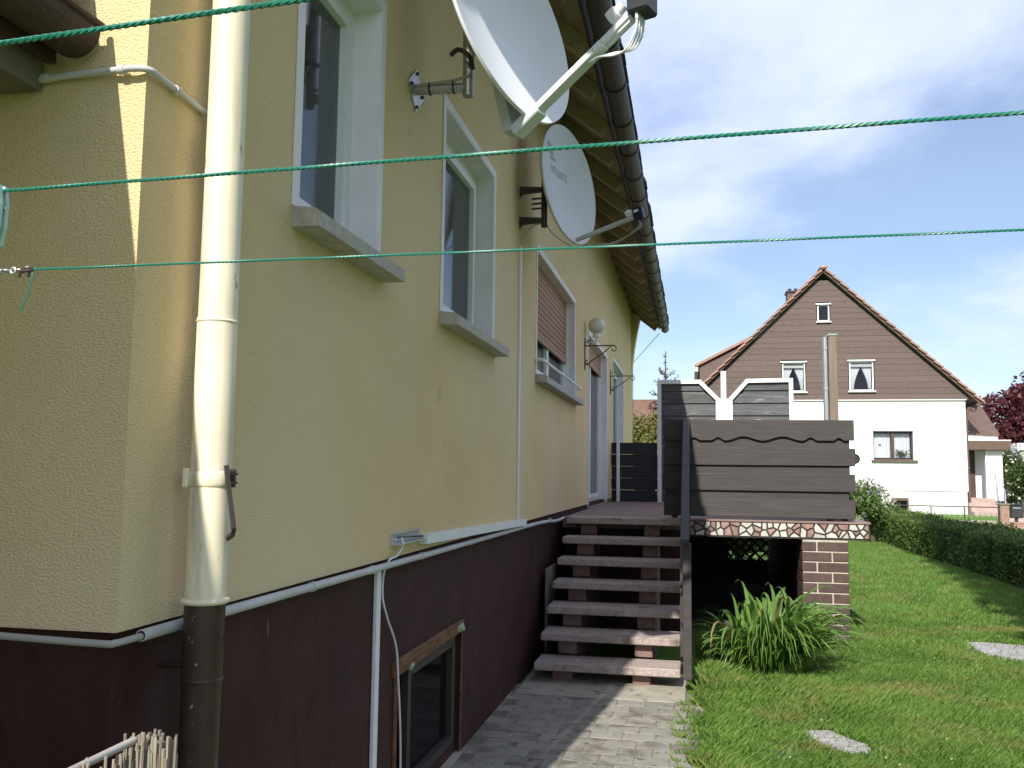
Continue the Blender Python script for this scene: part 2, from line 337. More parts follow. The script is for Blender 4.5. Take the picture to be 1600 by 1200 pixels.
def leaves(pts, size, aspect=.6, up=.3, outward=None):
    """one bent leaf (two quads) per point; returns verts, faces"""
    n = len(pts); d = rng.normal(size=(n, 3))
    if outward is not None: d += outward
    d /= np.linalg.norm(d, axis=1)[:, None]
    e = rng.normal(size=(n, 3)); e[:, 2] += up; e -= (e * d).sum(1)[:, None] * d; e /= np.linalg.norm(e, axis=1)[:, None]
    f = np.cross(d, e); s = size * rng.uniform(.6, 1.3, size=(n, 1)); wv = s * aspect * .5
    a = pts; b = pts + e * s; mid = pts + e * s * .5 + d * s * .08
    V = np.stack([a, mid - f * wv, b, mid + f * wv], 1).reshape(-1, 3)
    F = np.arange(4 * n).reshape(n, 4); return V, F

# ------------------------------------------------------------------ ground
def ground_z(x, y): return 0.0 if y < 26 else min(.42, (y - 26) * .075)
xs = [-400, -200, -80, -40, -20, -10, -5, 0, 2, 4, 6, 8, 10, 12, 16, 20, 30, 60, 120, 400]
ys = [-200, -60, -20, -8, -2, 0, 2, 4, 6, 8, 10, 12, 15, 18, 22, 26, 28, 30, 32, 34, 40, 60, 100, 300, 900]
g = MB()
g.v = [(x, y, ground_z(x, y)) for y in ys for x in xs]
g.f = [(j * len(xs) + i, j * len(xs) + i + 1, (j + 1) * len(xs) + i + 1, (j + 1) * len(xs) + i) for j in range(len(ys) - 1) for i in range(len(xs) - 1)]
lawn = struct(g.build('lawn', 'lawn'))
# paved path beside the house: a soil bed with single pavers
bed = box(-.03, 1.42, .6, 7.02, -.1, .0205).build('paved_path', 'soil'); struct(bed)
pm = [bbox(-.0995, .0995, -.0795, .0795, -.05, 0, b=.004, j=.0025).mesh('paver', M['paver']) for _ in range(6)]
for r in range(38):
    y = 6.62 - r * .161
    for c in range(8):
        x = .07 + c * .201 + (.10 if r % 2 else 0)
        if x > 1.33 or (c == 7 and r % 2): continue
        if x > 1.25 and random.random() < .35: continue
        inst('paver', random.choice(pm), bed, (x + random.uniform(-.004, .004), y + random.uniform(-.004, .004), .0235 + random.uniform(-.002, .0025)), (random.uniform(-.012, .012), random.uniform(-.012, .012), random.uniform(-.02, .02)))
strip = struct(bbox(.0, 1.26, 6.72, 7.52, -.1, .026, b=.008, j=.006).build('concrete_footing', 'concrete'))

# ------------------------------------------------------------------ the yellow house
house = thing('yellow_house', 'yellow rendered house with dark brown plinth, brown gutter and white window surrounds filling the left', 'house', (-4.5, 10.8, 0))
def sheet(x, ybr, zbr, holes, name, m, thick, parent):
    bm = bmesh.new(); V = {}
    def v(a, b):
        if (a, b) not in V: V[(a, b)] = bm.verts.new((x, a, b))
        return V[(a, b)]
    for i in range(len(ybr) - 1):
        for j in range(len(zbr) - 1):
            cy, cz = (ybr[i] + ybr[i + 1]) / 2, (zbr[j] + zbr[j + 1]) / 2
            if any(h[0] < cy < h[1] and h[2] < cz < h[3] for h in holes): continue
            bm.faces.new([v(ybr[i], zbr[j]), v(ybr[i + 1], zbr[j]), v(ybr[i + 1], zbr[j + 1]), v(ybr[i], zbr[j + 1])])
    r = bmesh.ops.extrude_face_region(bm, geom=bm.faces[:])
    bmesh.ops.translate(bm, verts=[q for q in r['geom'] if isinstance(q, bmesh.types.BMVert)], vec=(-thick, 0, 0))
    bm.verts.index_update(); mb = MB().add([q.co.copy() for q in bm.verts], [[q.index for q in f.verts] for f in bm.faces]); bm.free()
    return mb.build(name, m, parent)
W1 = (2.79, 3.57, 2.545, 3.67); W2 = (4.60, 5.83, 2.51, 3.67); W3 = (7.57, 10.08, 2.50, 3.60); D1 = (11.47, 13.92, 1.225, 3.46); D2 = (15.03, 17.25, 1.95, 3.57)
holes = [W1, W2, W3, D1, D2]
yb = sorted({1.92, 3.05, 19.85} | {h[0] for h in holes} | {h[1] for h in holes}); zb = sorted({1.265, 5.30} | {h[2] for h in holes} | {h[3] for h in holes} - {1.225})
zb = [z for z in zb if z >= 1.265]
wall = sheet(0, yb, zb, holes, 'wall', 'stucco', .3, house)
BW = (4.04, 5.24, .03, .765)
sheet(-.03, [1.95, BW[0], BW[1], 19.8], [-.2, BW[2], BW[3], 1.262], [BW], 'plinth', 'plinth', .27, house)
MB().prism([(-.30, 1.265), (-.30, 5.60), (-4.5, 8.98), (-8.7, 5.60), (-8.7, 1.265)], 1.92, 2.2).build('end_wall', 'stucco', house)
MB().box(-8.7, -.30, 1.95, 2.18, -.2, 1.262).build('end_plinth', 'plinth', house)
MB().prism([(-.302, -.2), (-.302, 5.58), (-4.5, 8.96), (-8.7, 5.58), (-8.7, -.2)], 19.55, 19.84).build('far_end_wall', 'stucco', house)
MB().box(-9, -8.702, 1.92, 19.85, -.2, 5.3).build('rear_wall', 'stucco', house)
fl = [(-.02, 3.55)] + [(.19 * (k / 10) ** 1.8, 3.6 + k * .148) for k in range(11)] + [(-.02, 5.2)]
MB().prism(fl, 19.50, 19.868).build('wall_flare', 'stucco', house)
# roof
MB().prism([(.60, 4.925), (.70, 5.0), (-4.5, 9.16), (-9.7, 5.0), (-9.60, 4.925), (-4.5, 9.02)], 2.22, 19.97).build('roof', 'roof_dark', house)
MB().prism([(.02, 5.385), (.03, 5.52), (-4.5, 9.14), (-9.03, 5.52), (-9.02, 5.385), (-4.5, 9.0)], 1.86, 2.217).build('roof_near_section', 'roof_dark', house)
sl = math.atan(.8); ca, sa = math.cos(sl), math.sin(sl)
def slope_box(u0, u1, y0, y1, h0, h1, x0=-.02, z0=5.405):  # u down the slope, h below the roof underside
    vs = []
    for h in (h0, h1):
        for y in (y0, y1):
            for u in (u0, u1): vs.append((x0 + u * ca - h * sa, y, z0 - u * sa - h * ca))
    return MB().add(vs, [(0, 2, 3, 1), (4, 5, 7, 6), (0, 1, 5, 4), (2, 6, 7, 3), (0, 4, 6, 2), (1, 3, 7, 5)])
for k in range(6):
    slope_box(.02 + k * .128, .02 + k * .128 + .122, 2.23, 19.94, .004, .024).build('soffit_board', 'soffit', house)
yr = 2.30; 
while yr < 19.9:
    slope_box(-.02, .79, yr - .045, yr + .045, .027, .155).build('rafter', 'rafter', house); yr += .83
slope_box(.800, .822, 2.225, 19.96, -.01, .05).build('fascia_board', 'gutter', house)
# gutter with brackets, row of eave tiles above
gr_, gx, gz = .088, .715, 4.862
pts = [(gx + gr_ * math.cos(a), gz + gr_ * math.sin(a)) for a in np.linspace(math.pi * .98, 2 * math.pi * 1.0, 13)]
inn = [(gx + (gr_ - .006) * math.cos(a), gz + (gr_ - .006) * math.sin(a)) for a in np.linspace(2 * math.pi, math.pi * .98, 13)]
gut = MB().prism(pts + inn, 2.20, 19.96); gut.prism([(gx + (gr_ - .004) * math.cos(a), gz + (gr_ - .004) * math.sin(a)) for a in np.linspace(math.pi, 2 * math.pi, 12)], 19.962, 19.97)
gut.build('gutter', 'gutter', house)
bo = [(gx + (gr_ + .009) * math.cos(a), gz + (gr_ + .009) * math.sin(a)) for a in np.linspace(math.pi, 2 * math.pi, 11)]
bi = [(gx + (gr_ + .001) * math.cos(a), gz + (gr_ + .001) * math.sin(a)) for a in np.linspace(2 * math.pi, math.pi, 11)]
bme = MB().prism(bo + bi, -.035, .035).mesh('gutter_bracket', M['gutter'])
for k in range(23): inst('gutter_bracket', bme, house, (0, 2.59 + k * .76, 0))
tp = [(.50, 5.16), (.50, 5.20), (.80, 4.99), (.815, 4.955), (.79, 4.945)]
tme = [MB().prism([(x, z + dz) for x, z in tp], -.155, .155).mesh('roof_tile', M['roof_dark']) for dz in (0, .008, -.006)]
for k in range(55): inst('roof_tile', random.choice(tme), house, (random.uniform(-.012, .012), 2.39 + k * .321, 0), (0, 0, 0))

def rect_frame(mb, x0, x1, y0, y1, z0, z1, wd):
    mb.box(x0, x1, y0, y0 + wd, z0, z1); mb.box(x0, x1, y1 - wd, y1, z0, z1)
    mb.box(x0, x1, y0 + wd, y1 - wd, z0, z0 + wd); mb.box(x0, x1, y0 + wd, y1 - wd, z1 - wd, z1); return mb
def lining(h, parent, bottom=True, bw=.045):
    y0, y1, z0, z1 = h; mb = MB(); t = .012
    mb.box(-.30, .004, y0 + .001, y0 + t, z0, z1); mb.box(-.30, .004, y1 - t, y1 - .001, z0, z1); mb.box(-.30, .004, y0 + t, y1 - t, z1 - t, z1 - .001)
    mb.box(.0015, .006, y0 - bw, y0 + .001, z0, z1 + bw); mb.box(.0015, .006, y1 - .001, y1 + bw, z0, z1 + bw); mb.box(.0015, .006, y0 + .001, y1 - .001, z1 - .001, z1 + bw)
    return mb.build('surround', 'reveal', parent)
def curtain(parent, y0, y1, z0, z1, x=-.34, m='curtain', amp=.018, fold=.11, flare=0.):
    n = max(8, int((y1 - y0) / fold * 6)); mb = MB(); mb.smooth = True
    for j, z in enumerate((z0, (z0 + z1) / 2, z1)):
        for i in range(n + 1):
            t = i / n; y = y0 + (y1 - y0) * t
            mb.v.append((x + amp * math.sin(2 * math.pi * (y - y0) / fold) * (1.1 - .2 * j) + .006 * math.sin(31 * y), y + flare * (1 - j / 2) * (t - .5), z))
    for j in range(2):
        for i in range(n): a = j * (n + 1) + i; mb.f.append((a, a + 1, a + n + 2, a + n + 1))
    return mb.build('curtain', m, parent)
def window(h, sashes, name='window', fx=-.185, fw=.06, glass='glass'):
    y0, y1, z0, z1 = h
    wnd = rect_frame(MB(), fx, fx + .065, y0 + .012, y1 - .012, z0, z1 - .012, fw).build(name, 'white', house)
    lining(h, wnd)
    for (a, b) in sashes:
        ya, yb_ = y0 + .012 + fw + a * (y1 - y0 - .024 - 2 * fw), y0 + .012 + fw + b * (y1 - y0 - .024 - 2 * fw)
        rect_frame(MB(), fx + .012, fx + .078, ya + .003, yb_ - .003, z0 + fw + .003, z1 - .012 - fw - .003, .055).build('sash', 'white', wnd)
        box(fx + .04, fx + .046, ya + .056, yb_ - .056, z0 + fw + .056, z1 - fw - .066).build('pane', glass, wnd)
    return wnd
def sill(h, wnd, e0=.035, e1=.10):
    y0, y1, z0, z1 = h
    MB().prism([(-.12, z0 + .012), (.085, z0 - .012), (.10, z0 - .022), (.10, z0 - .075), (-.12, z0 - .075)], y0 - e0, y1 + e1).build('sill', 'sill', wnd)
w1 = window(W1, [(0, 1)]); sill(W1, w1)
M['net'] = mat('net', (.52, .53, .55), .95, (.40, .41, .43), 30, stretch=(1, 3, .3))
curtain(w1, 2.82, 3.55, 2.58, 3.64, m='net', x=-.33, amp=.012, fold=.09)
rect_frame(MB(), -.29, -.23, 2.97, 3.50, 2.66, 3.6, .05).build('inner_sash', 'white', w1)
w2 = window(W2, [(0, 1)]); sill(W2, w2)
curtain(w2, 4.63, 5.80, 2.55, 3.64, m='net', x=-.33, amp=.012, fold=.10)
curtain(w2, 4.66, 5.04, 2.56, 3.62, m='curtain_white', flare=.10, x=-.29); curtain(w2, 5.36, 5.79, 2.56, 3.62, m='curtain_white', flare=.05, x=-.29)
w3 = window(W3, [(0, .5), (.5, 1)]); sill(W3, w3, .05, .12)
curtain(w3, 7.65, 8.3, 2.55, 3.5, m='curtain'); curtain(w3, 9.2, 9.95, 2.55, 3.5, m='curtain_white')
d1 = window(D1, [(0, .46), (.46, 1)], name='balcony_door', fw=.075)
curtain(d1, 11.6, 12.5, 1.3, 3.4, m='curtain_white')
MB().box(-.2, .03, D1[0] - .02, D1[1] + .02, 1.2, 1.222).build('threshold', 'landing', d1)
d2 = window(D2, [(0, .5), (.5, 1)], fw=.075); curtain(d2, 15.1, 17.1, 2.0, 3.5, m='curtain')
def shutter(h, zb_, wname):
    y0, y1, z1 = h[0] + .045, h[1] - .045, h[3] - .012
    s = MB().box(-.118, -.085, h[0] + .0125, y0, h[2] + .01, z1).build('roller_shutter', 'white', house)
    MB().box(-.118, -.085, y1, h[1] - .0125, h[2] + .01, z1).build('guide_rail', 'white', s)
    pitch = .0555; z = zb_
    pr = [(-.110, 0), (-.100, .003), (-.094, .018), (-.094, .036), (-.100, .050), (-.110, .053)]
    me = MB().prism([(x, q) for x, q in pr], -(y1 - y0) / 2, (y1 - y0) / 2).mesh('slat', M['shutter'])
    while z + pitch < z1 + .02:
        inst('slat', me, s, (0, (y0 + y1) / 2, z)); z += pitch
    MB().box(-.112, -.086, y0, y1, zb_ - .05, zb_ - .003).build('bottom_bar', 'shutter', s)
    return s
shutter(W3, 2.935, 'w3'); shutter(D1, 3.20, 'd1')
# basement window with bare timber lintel
bw_ = rect_frame(MB(), -.11, -.05, BW[0], BW[1], BW[2], BW[3], .06).build('basement_window', 'plinth', house)
rect_frame(MB(), -.105, -.045, 4.30, 5.17, .10, .70, .05).build('sash', 'dark_metal', bw_)
rect_frame(MB(), -.21, -.16, 4.42, 4.95, .12, .68, .045).build('inner_sash', 'plastic_grey', bw_)
box(-.085, -.08, 4.10, 5.18, .09, .71).build('pane', 'glass_dark', bw_)
lm = bbox(-.10, -.012, BW[0] - .03, BW[1] + .005, BW[3] - .055, BW[3] + .02, b=.008, j=.006); lm.build('lintel_board', 'wood_raw', bw_)
bbox(-.030, -.018, BW[1] - .012, BW[1] + .006, BW[2], BW[3] - .055, b=.003, j=.003).build('jamb_strip', 'wood_raw', bw_)
bbox(-.030, -.018, BW[0] - .006, BW[0] + .022, BW[2], BW[3] - .055, b=.003, j=.003).build('jamb_strip', 'wood_raw', bw_)
bbox(-.03, -.004, BW[1] - .13, BW[1] + .02, BW[3] - .05, BW[3] + .005, b=.008, j=.014).build('foam_scrap', 'foil', bw_)
bbox(-.03, -.006, BW[0] + .18, BW[0] + .25, BW[3] - .065, BW[3] - .035, b=.006, j=.01).build('foam_scrap', 'foil', bw_)
MB().box(-.3, -.01, BW[0], BW[1], -.02, BW[2] + .004).build('window_ledge', 'concrete', bw_)

# lower porch roof at the near left, its gutter running towards the viewer
porch = thing('porch_roof', 'old low roof with rusty brown gutter joining the yellow end wall at the upper left', 'roof', (-2.0, -.6, 0))
px, pz, pr_ = -.180, 2.735, .068
o = [(px + pr_ * math.cos(a), pz + pr_ * math.sin(a)) for a in np.linspace(math.pi * .95, 2 * math.pi * 1.03, 13)]
i_ = [(px + (pr_ - .006) * math.cos(a), pz + (pr_ - .006) * math.sin(a)) for a in np.linspace(2 * math.pi * 1.03, math.pi * .95, 13)]
MB().prism(o + i_, -3.2, 1.885).build('gutter', 'gutter_old', porch)
MB().prism([(px + (pr_ - .003) * math.cos(a), pz + (pr_ - .003) * math.sin(a)) for a in np.linspace(math.pi, 2 * math.pi, 13)], 1.885, 1.892).build('gutter_end_cap', 'gutter_old', porch)
tube([(px + pr_, -3.2, pz + .012), (px + pr_, 1.893, pz + .012)], .010, n=8).build('gutter_bead', 'gutter_old', porch)
MB().prism([(-.20, 2.80), (-.20, 2.86), (-4.2, 4.86), (-4.2, 4.78)], -3.3, 1.90).build('roof', 'roof_dark', porch)
tpo = [(-.15, 2.835), (-.145, 2.865), (-.50, 3.05), (-.50, 3.015)]
tmo = MB().prism(tpo, -.145, .145).mesh('roof_tile', M['roof_dark'])
for k in range(17): inst('roof_tile', tmo, porch, (random.uniform(-.02, .0), 1.74 - k * .295, 0))
MB().box(-.26, -.235, -3.2, 1.89, 2.66, 2.82).build('fascia_board', 'gutter_old', porch)
MB().box(-.62, -.29, -3.2, 1.908, 2.60, 2.70).build('beam', 'beam_grey', porch)
for k in range(4):
    MB().box(-.95, -.26, 1.55 - k * .8, 1.62 - k * .8, 2.70, 2.80).build('rafter', 'rafter', porch)
MB().box(-.95, -.80, -3.1, 1.915, 0, 2.68).build('side_wall', 'stucco', porch)  # unseen wall, added to keep sky light off the end wall
MB().box(-4.0, -3.9, -3.2, -3.1, 0, 4.6).box(-.55, -.45, -3.2, -3.1, 0, 2.6).build('post', 'beam_grey', porch)

# ------------------------------------------------------------------ downpipe
dp = thing('downpipe', 'thick cream painted rain downpipe with brown lower section at the house corner', 'downpipe', (.095, 2.16, 0))
def cyl(r, x, y, z0, z1, n=28, cap=True):
    m = MB().lathe([(r, z0), (r, z1)] + ([(r - .004, z1), (r - .004, z1 - .02)] if cap else []), n, Matrix.Translation((x, y, 0))); m.smooth = True; return m
DX, DY = .086, 2.16
cyl(.0505, DX, DY, 2.03, 5.2).build('upper_pipe', 'downpipe', dp)
cyl(.0525, DX, DY, 1.31, 2.05).build('middle_pipe', 'downpipe', dp)
cyl(.0515, DX, DY, 1.10, 1.305).build('brown_pipe', 'pipe_brown', dp)
cyl(.0495, DX, DY, -.05, 1.115).build('brown_pipe', 'pipe_brown', dp)
def ring(r, t, z, m, name, hh=None):
    q = MB().lathe([(r + t * math.cos(a), z + (hh or t) * math.sin(a)) for a in np.linspace(0, 2 * math.pi, 13)], 28, Matrix.Translation((DX, DY, 0))); q.smooth = True
    return q.build(name, m, dp)
ring(.054, .008, 1.312, 'downpipe', 'bead'); ring(.0515, .0035, 1.115, 'pipe_brown', 'joint_ring', .005); ring(.052, .003, 2.04, 'downpipe', 'joint_ring', .004)
cl = ring(.0545, .0035, 1.625, 'downpipe', 'clamp', .020)
MB().bbox(DX - .053, DX - .037, DY - .050, DY - .034, 1.602, 1.652, b=.003).build('clamp_hinge', 'downpipe', cl)
MB().box(DX + .052, DX + .070, DY - .006, DY + .004, 1.603, 1.65).build('clamp_lug', 'dark_metal', cl)
tube([(DX + .066, DY - .03, 1.615), (DX + .066, DY + .015, 1.615)], .004, n=6).build('bolt', 'rust', cl); tube([(DX + .066, DY - .03, 1.638), (DX + .066, DY + .015, 1.638)], .004, n=6).build('bolt', 'rust', cl)
tube([(.0, DY + .02, 1.63), (DX - .05, DY + .01, 1.63)], .006, n=8).build('wall_pin', 'downpipe', cl)
tube([(0 - .03, DY + .0, 1.145), (DX - .05, DY, 1.145)], .009, n=8).build('wall_pin', 'pipe_brown', dp)
sp = MB().tube([(DX + .060, DY - .03, 1.66), (DX + .066, DY - .03, 1.62), (DX + .088, DY - .03, 1.50), (DX + .082, DY - .02, 1.485), (DX + .048, DY + .01, 1.47)], .0075, n=4)
sp.build('hanging_strap', 'dark_metal', dp)

# ------------------------------------------------------------------ conduits and cables on the wall
def pathtube(pts, r, n=10, sub=6):
    P = [Vector(p) for p in pts]; out = []
    for i in range(len(P) - 1):
        p0, p1, p2, p3 = P[max(i - 1, 0)], P[i], P[i + 1], P[min(i + 2, len(P) - 1)]
        for k in range(sub):
            t = k / sub; out.append(.5 * ((2 * p1) + (p2 - p0) * t + (2 * p0 - 5 * p1 + 4 * p2 - p3) * t * t + (3 * p1 - p0 - 3 * p2 + p3) * t ** 3))
    out.append(P[-1]); return tube(out, r, n=n)
c = thing('plinth_conduit', 'long pale grey round conduit running under the yellow render along the dark plinth', 'conduit', (.0, 5.6, 1.2))
pathtube([(.012, 2.0, 1.246), (.012, 2.6, 1.245), (.012, 4.5, 1.236), (.012, 7.5, 1.222), (.012, 8.3, 1.205), (.012, 8.75, 1.19), (.012, 9.2, 1.196)], .0145, 14).build('tube', 'plastic_grey', c)
for y in (3.0, 3.6, 4.3, 5.3, 6.3, 7.4, 8.3):
    z = 1.245 - (y - 2.6) * .0045
    tube([(.012, y - .012, z), (.012, y + .012, z)], .0175, n=12).build('clip', 'plastic_grey', c)
tube([(.012, 1.9985, 1.246), (.012, 2.001, 1.246)], .0115, n=14).build('bore_shade_disc', 'dark', bpy.data.objects['plinth_conduit'])  # dark disc painted as the shade inside an open conduit end
pathtube([(.012, 2.03, 1.2445), (.012, 1.96, 1.2445), (.004, 1.912, 1.2435), (-.03, 1.900, 1.243), (-.3, 1.885, 1.252), (-.7, 1.885, 1.262), (-1.4, 1.885, 1.262)], .0085).top('cable', 'cable_grey', 'grey cable along the plinth of the left end wall entering the conduit', 'cable')
c = thing('upper_conduit', 'thin grey conduit bending round the sunlit house corner below the rusty gutter', 'conduit', (-.1, 1.95, 2.6))
pathtube([(-1.2, 1.905, 2.56), (-.6, 1.905, 2.60), (-.3, 1.905, 2.628), (-.1, 1.902, 2.634), (-.02, 1.898, 2.634), (.012, 1.915, 2.634), (.014, 1.96, 2.633), (.014, 2.14, 2.630), (.012, 2.18, 2.63)], .0085).build('tube', 'plastic_grey', c)
for p, a in (((-.275, 1.905, 2.631), 0), ((-.055, 1.90, 2.634), 0), ((.014, 2.03, 2.632), 1)):
    d = Vector((.009, 0, 0)) if a == 0 else Vector((0, .009, 0)); q = Vector(p)
    tube([q - d, q + d], .012, n=10).build('clip', 'plastic_grey', c)
c = thing('cable_trunking', 'white square cable trunking with open near end mounted low on the yellow wall', 'trunking', (0, 5.4, 1.25))
m_ = MB()
y0, y1 = 4.28, 6.95
vs = []
for y, z in ((y0, 1.345), (y1, 1.292)):
    vs += [(.001, y, z), (.045, y, z), (.045, y, z - .048), (.001, y, z - .048)]
m_.add(vs, [(0, 1, 2, 3), (4, 7, 6, 5), (0, 4, 5, 1), (1, 5, 6, 2), (2, 6, 7, 3), (0, 3, 7, 4)]); m_.build('cover', 'white', c)
MB().box(.001, .005, 3.86, 4.275, 1.322, 1.372).box(.005, .042, 3.86, 4.275, 1.322, 1.325).box(.005, .020, 3.86, 4.275, 1.370, 1.373).build('back_tray', 'plastic_grey', c)
pathtube([(.02, 3.9, 1.355), (.02, 4.1, 1.345), (.02, 4.3, 1.335)], .004).build('inner_cable', 'lnb', c)
pathtube([(.012, 3.88, 1.345), (.014, 4.1, 1.338), (.014, 4.3, 1.328)], .004).build('inner_cable', 'cable_white', c)
bbox(.001, .018, 6.735, 6.765, 1.30, 3.42, b=.002).top('cable_duct', 'white', 'narrow white upright cable duct on yellow wall beside the shuttered window', 'duct')
bbox(-.029, -.012, 3.735, 3.785, .02, 1.222, b=.002).top('cable_duct', 'white', 'narrow white upright duct on the brown plinth left of the basement window', 'duct')
pathtube([(.02, 3.94, 1.352), (.03, 3.945, 1.32), (.024, 3.88, 1.275), (.016, 3.80, 1.262), (-.008, 3.80, 1.20), (-.010, 3.80, 1.10), (-.010, 3.87, 1.0), (-.008, 3.99, .86), (-.006, 4.03, .7), (.0, 4.06, .45), (.0, 4.08, .2), (.004, 4.10, .03)], .0048, 8).top('cable', 'cable_white', 'loose white cable hanging in a curve down the brown plinth past the basement window', 'cable')
tube([(.594, 19.9, 4.76), (.012, 19.87, 4.10), (.012, 19.87, 2.0), (.012, 19.87, .0)], .008, n=6).top('lightning_wire', 'galv', 'thin wire from the far gutter end down the far house corner', 'wire')

# ------------------------------------------------------------------ satellite dishes
def frame_of(c, az, el):
    az, el = R(az), R(el)
    n = Vector((math.cos(el) * math.sin(az), -math.cos(el) * math.cos(az), math.sin(el))); a = n.cross(Vector((0, 0, 1))).normalized(); b = a.cross(n)
    m = Matrix((a, b, n)).transposed().to_4x4(); m.translation = Vector(c); return m, a, b, n
def dish_bowl(m, Rr, depth, mt, parent):
    S = m @ Matrix.Diagonal((1, 1.06, 1, 1)); pr = []
    for k in range(15): r = Rr * k / 14; pr.append((max(r, .0005), -depth * (1 - (r / Rr) ** 2)))
    pr += [(Rr + .012, .004), (Rr + .014, -.010), (Rr + .004, -.020)]
    for k in range(12, -1, -1): r = Rr * .985 * k / 12; pr.append((max(r, .0005), -depth * (1 - (r / Rr) ** 2) - .014))
    q = MB().lathe(pr, 64, S); q.smooth = True; return q.build('bowl', mt, parent)
def oriented(m, a): return m @ Matrix.Translation(a)
# large dish
c1 = (.491, 4.0, 3.827); m1, a1, b1, n1_ = frame_of(c1, 67.9, 12)
t = thing('satellite_dish', 'larger white satellite dish cut by the top edge, with flat arm and dark receiver box', 'satellite dish', (0, 4.05, 3.5), 'satellite dishes on the yellow wall')
bowl = dish_bowl(m1, .50, .085, 'dish_white', t)
MB().prism([(3.93, 3.51), (4.05, 3.62), (4.17, 3.51), (4.05, 3.40)], .001, .009, 'x').build('wall_plate', 'galv', t)
for yy, zz_ in ((4.05, 3.595), (4.05, 3.425), (3.965, 3.51), (4.135, 3.51)): MB().lathe([(.0005, .02), (.009, .02), (.009, .008), (.0005, .008)], 6, Matrix.Translation((0, yy, zz_)) @ Matrix.Rotation(R(90), 4, 'Y')).build('bolt', 'dark_metal', t)
tube([(.005, 4.05, 3.51), (.24, 4.05, 3.505), (.272, 4.05, 3.506)], .024, n=14).build('wall_arm', 'galv', t)
tube([(.27, 4.05, 3.46), (.265, 4.05, 4.0)], .026, n=14).build('mast', 'galv', t)
bk = Vector(c1) - n1_ * .10
MB().box(-.05, .05, -.12, .10, -.12, -.0, mtx=Matrix.Translation(bk) @ m1.to_3x3().to_4x4()).build('mast_bracket', 'galv', t)
pathtube([(.20, 3.98, 3.64), (.24, 3.97, 3.66), (.29, 3.98, 3.63), (.30, 4.02, 3.58)], .012, 8).build('clamp_bolt', 'dark_metal', t)
Pb = Vector((.596, 3.957, 3.293)); Tip = Vector((1.091, 3.756, 3.646)); ad = (Tip - Pb).normalized(); au = (b1 - ad * b1.dot(ad)).normalized(); aw = ad.cross(au)
ma = Matrix((aw, au, ad)).transposed().to_4x4(); ma.translation = Pb
La = (Tip - Pb).length
def mbox(x0, x1, y0, y1, z0, z1, mt, b=.003):
    q = MB().bbox(x0, x1, y0, y1, z0, z1, b=b); q.v = [tuple(mt @ Vector(p)) for p in q.v]; return q
mbox(-.032, .032, -.014, .016, .03, La * .72, ma).build('feed_arm', 'dish_white', t)
mbox(-.033, -.012, -.012, .014, La * .72 + .001, La * 1.02, ma).build('feed_arm_prong', 'dish_white', t); mbox(.012, .033, -.012, .014, La * .72 + .001, La * .98, ma).build('feed_arm_prong', 'dish_white', t)
mbox(-.042, .042, -.030, .022, -.10, .06, ma, .006).build('arm_socket', 'dish_white', t)
p0 = Vector(c1) - n1_ * .075 - b1 * .22
q = MB(); vs = [p0 + a1 * .09, p0 - a1 * .09, Pb - a1 * .045 - ad * .09, Pb + a1 * .045 - ad * .09]
q.add(vs + [v - n1_ * .05 for v in vs], [(0, 1, 2, 3), (7, 6, 5, 4), (0, 4, 5, 1), (1, 5, 6, 2), (2, 6, 7, 3), (3, 7, 4, 0)]).build('arm_support', 'dish_grey', t)
tip2 = Pb + ad * La
fh_ = Vector((ad.x, ad.y, 0)).normalized(); uw = Vector((0, 0, 1)); rw = fh_.cross(uw)
mlb = Matrix((rw, fh_, uw)).transposed().to_4x4(); mlb.translation = tip2 + Vector((0, 0, .045)) + fh_ * .03
rec = mbox(-.058, .058, -.045, .055, -.06, .10, mlb, .010).build('receiver', 'lnb', t)
mbox(-.030, .022, -.0465, -.0445, .0, .022, mlb, .0005).build('print', 'cable_white', rec)
hm = Matrix((aw, au, ad)).transposed().to_4x4(); hm.translation = tip2 + au * .075 - ad * .02
q = MB().lathe([(.0005, -.085), (.030, -.08), (.034, -.066), (.034, -.034), (.026, -.028), (.022, .01)], 20, hm); q.smooth = True; q.build('feed_horn', 'dish_white', rec)
for k in range(4):
    s0 = mlb @ Vector((-.034 + k * .022, -.005, -.06))
    tube([s0, s0 - uw * .026], .0075, n=8).build('plug', 'cable_white', rec)
    e = Pb + ad * La * .64 - au * .018 + aw * (.003 * k)
    pathtube([s0 - uw * .024, s0 - uw * .075 - fh_ * .006, s0 - uw * (.125 + .008 * k) - fh_ * .05, e - au * (.05 + .006 * k) + ad * .06, e - au * .014, e - ad * .05], .0050, 8).build('cable', 'cable_white', t)
pathtube([(.30, 4.03, 3.70), (.285, 4.02, 3.57), (.22, 4.03, 3.54), (.10, 4.03, 3.53), (-.01, 4.03, 3.525)], .008, 8).build('cable', 'cable_grey', t)
for x in (.08, .20): tube([(x - .004, 4.05, 3.512), (x + .004, 4.05, 3.512)], .034, n=12).build('cable_tie', 'lnb', t)
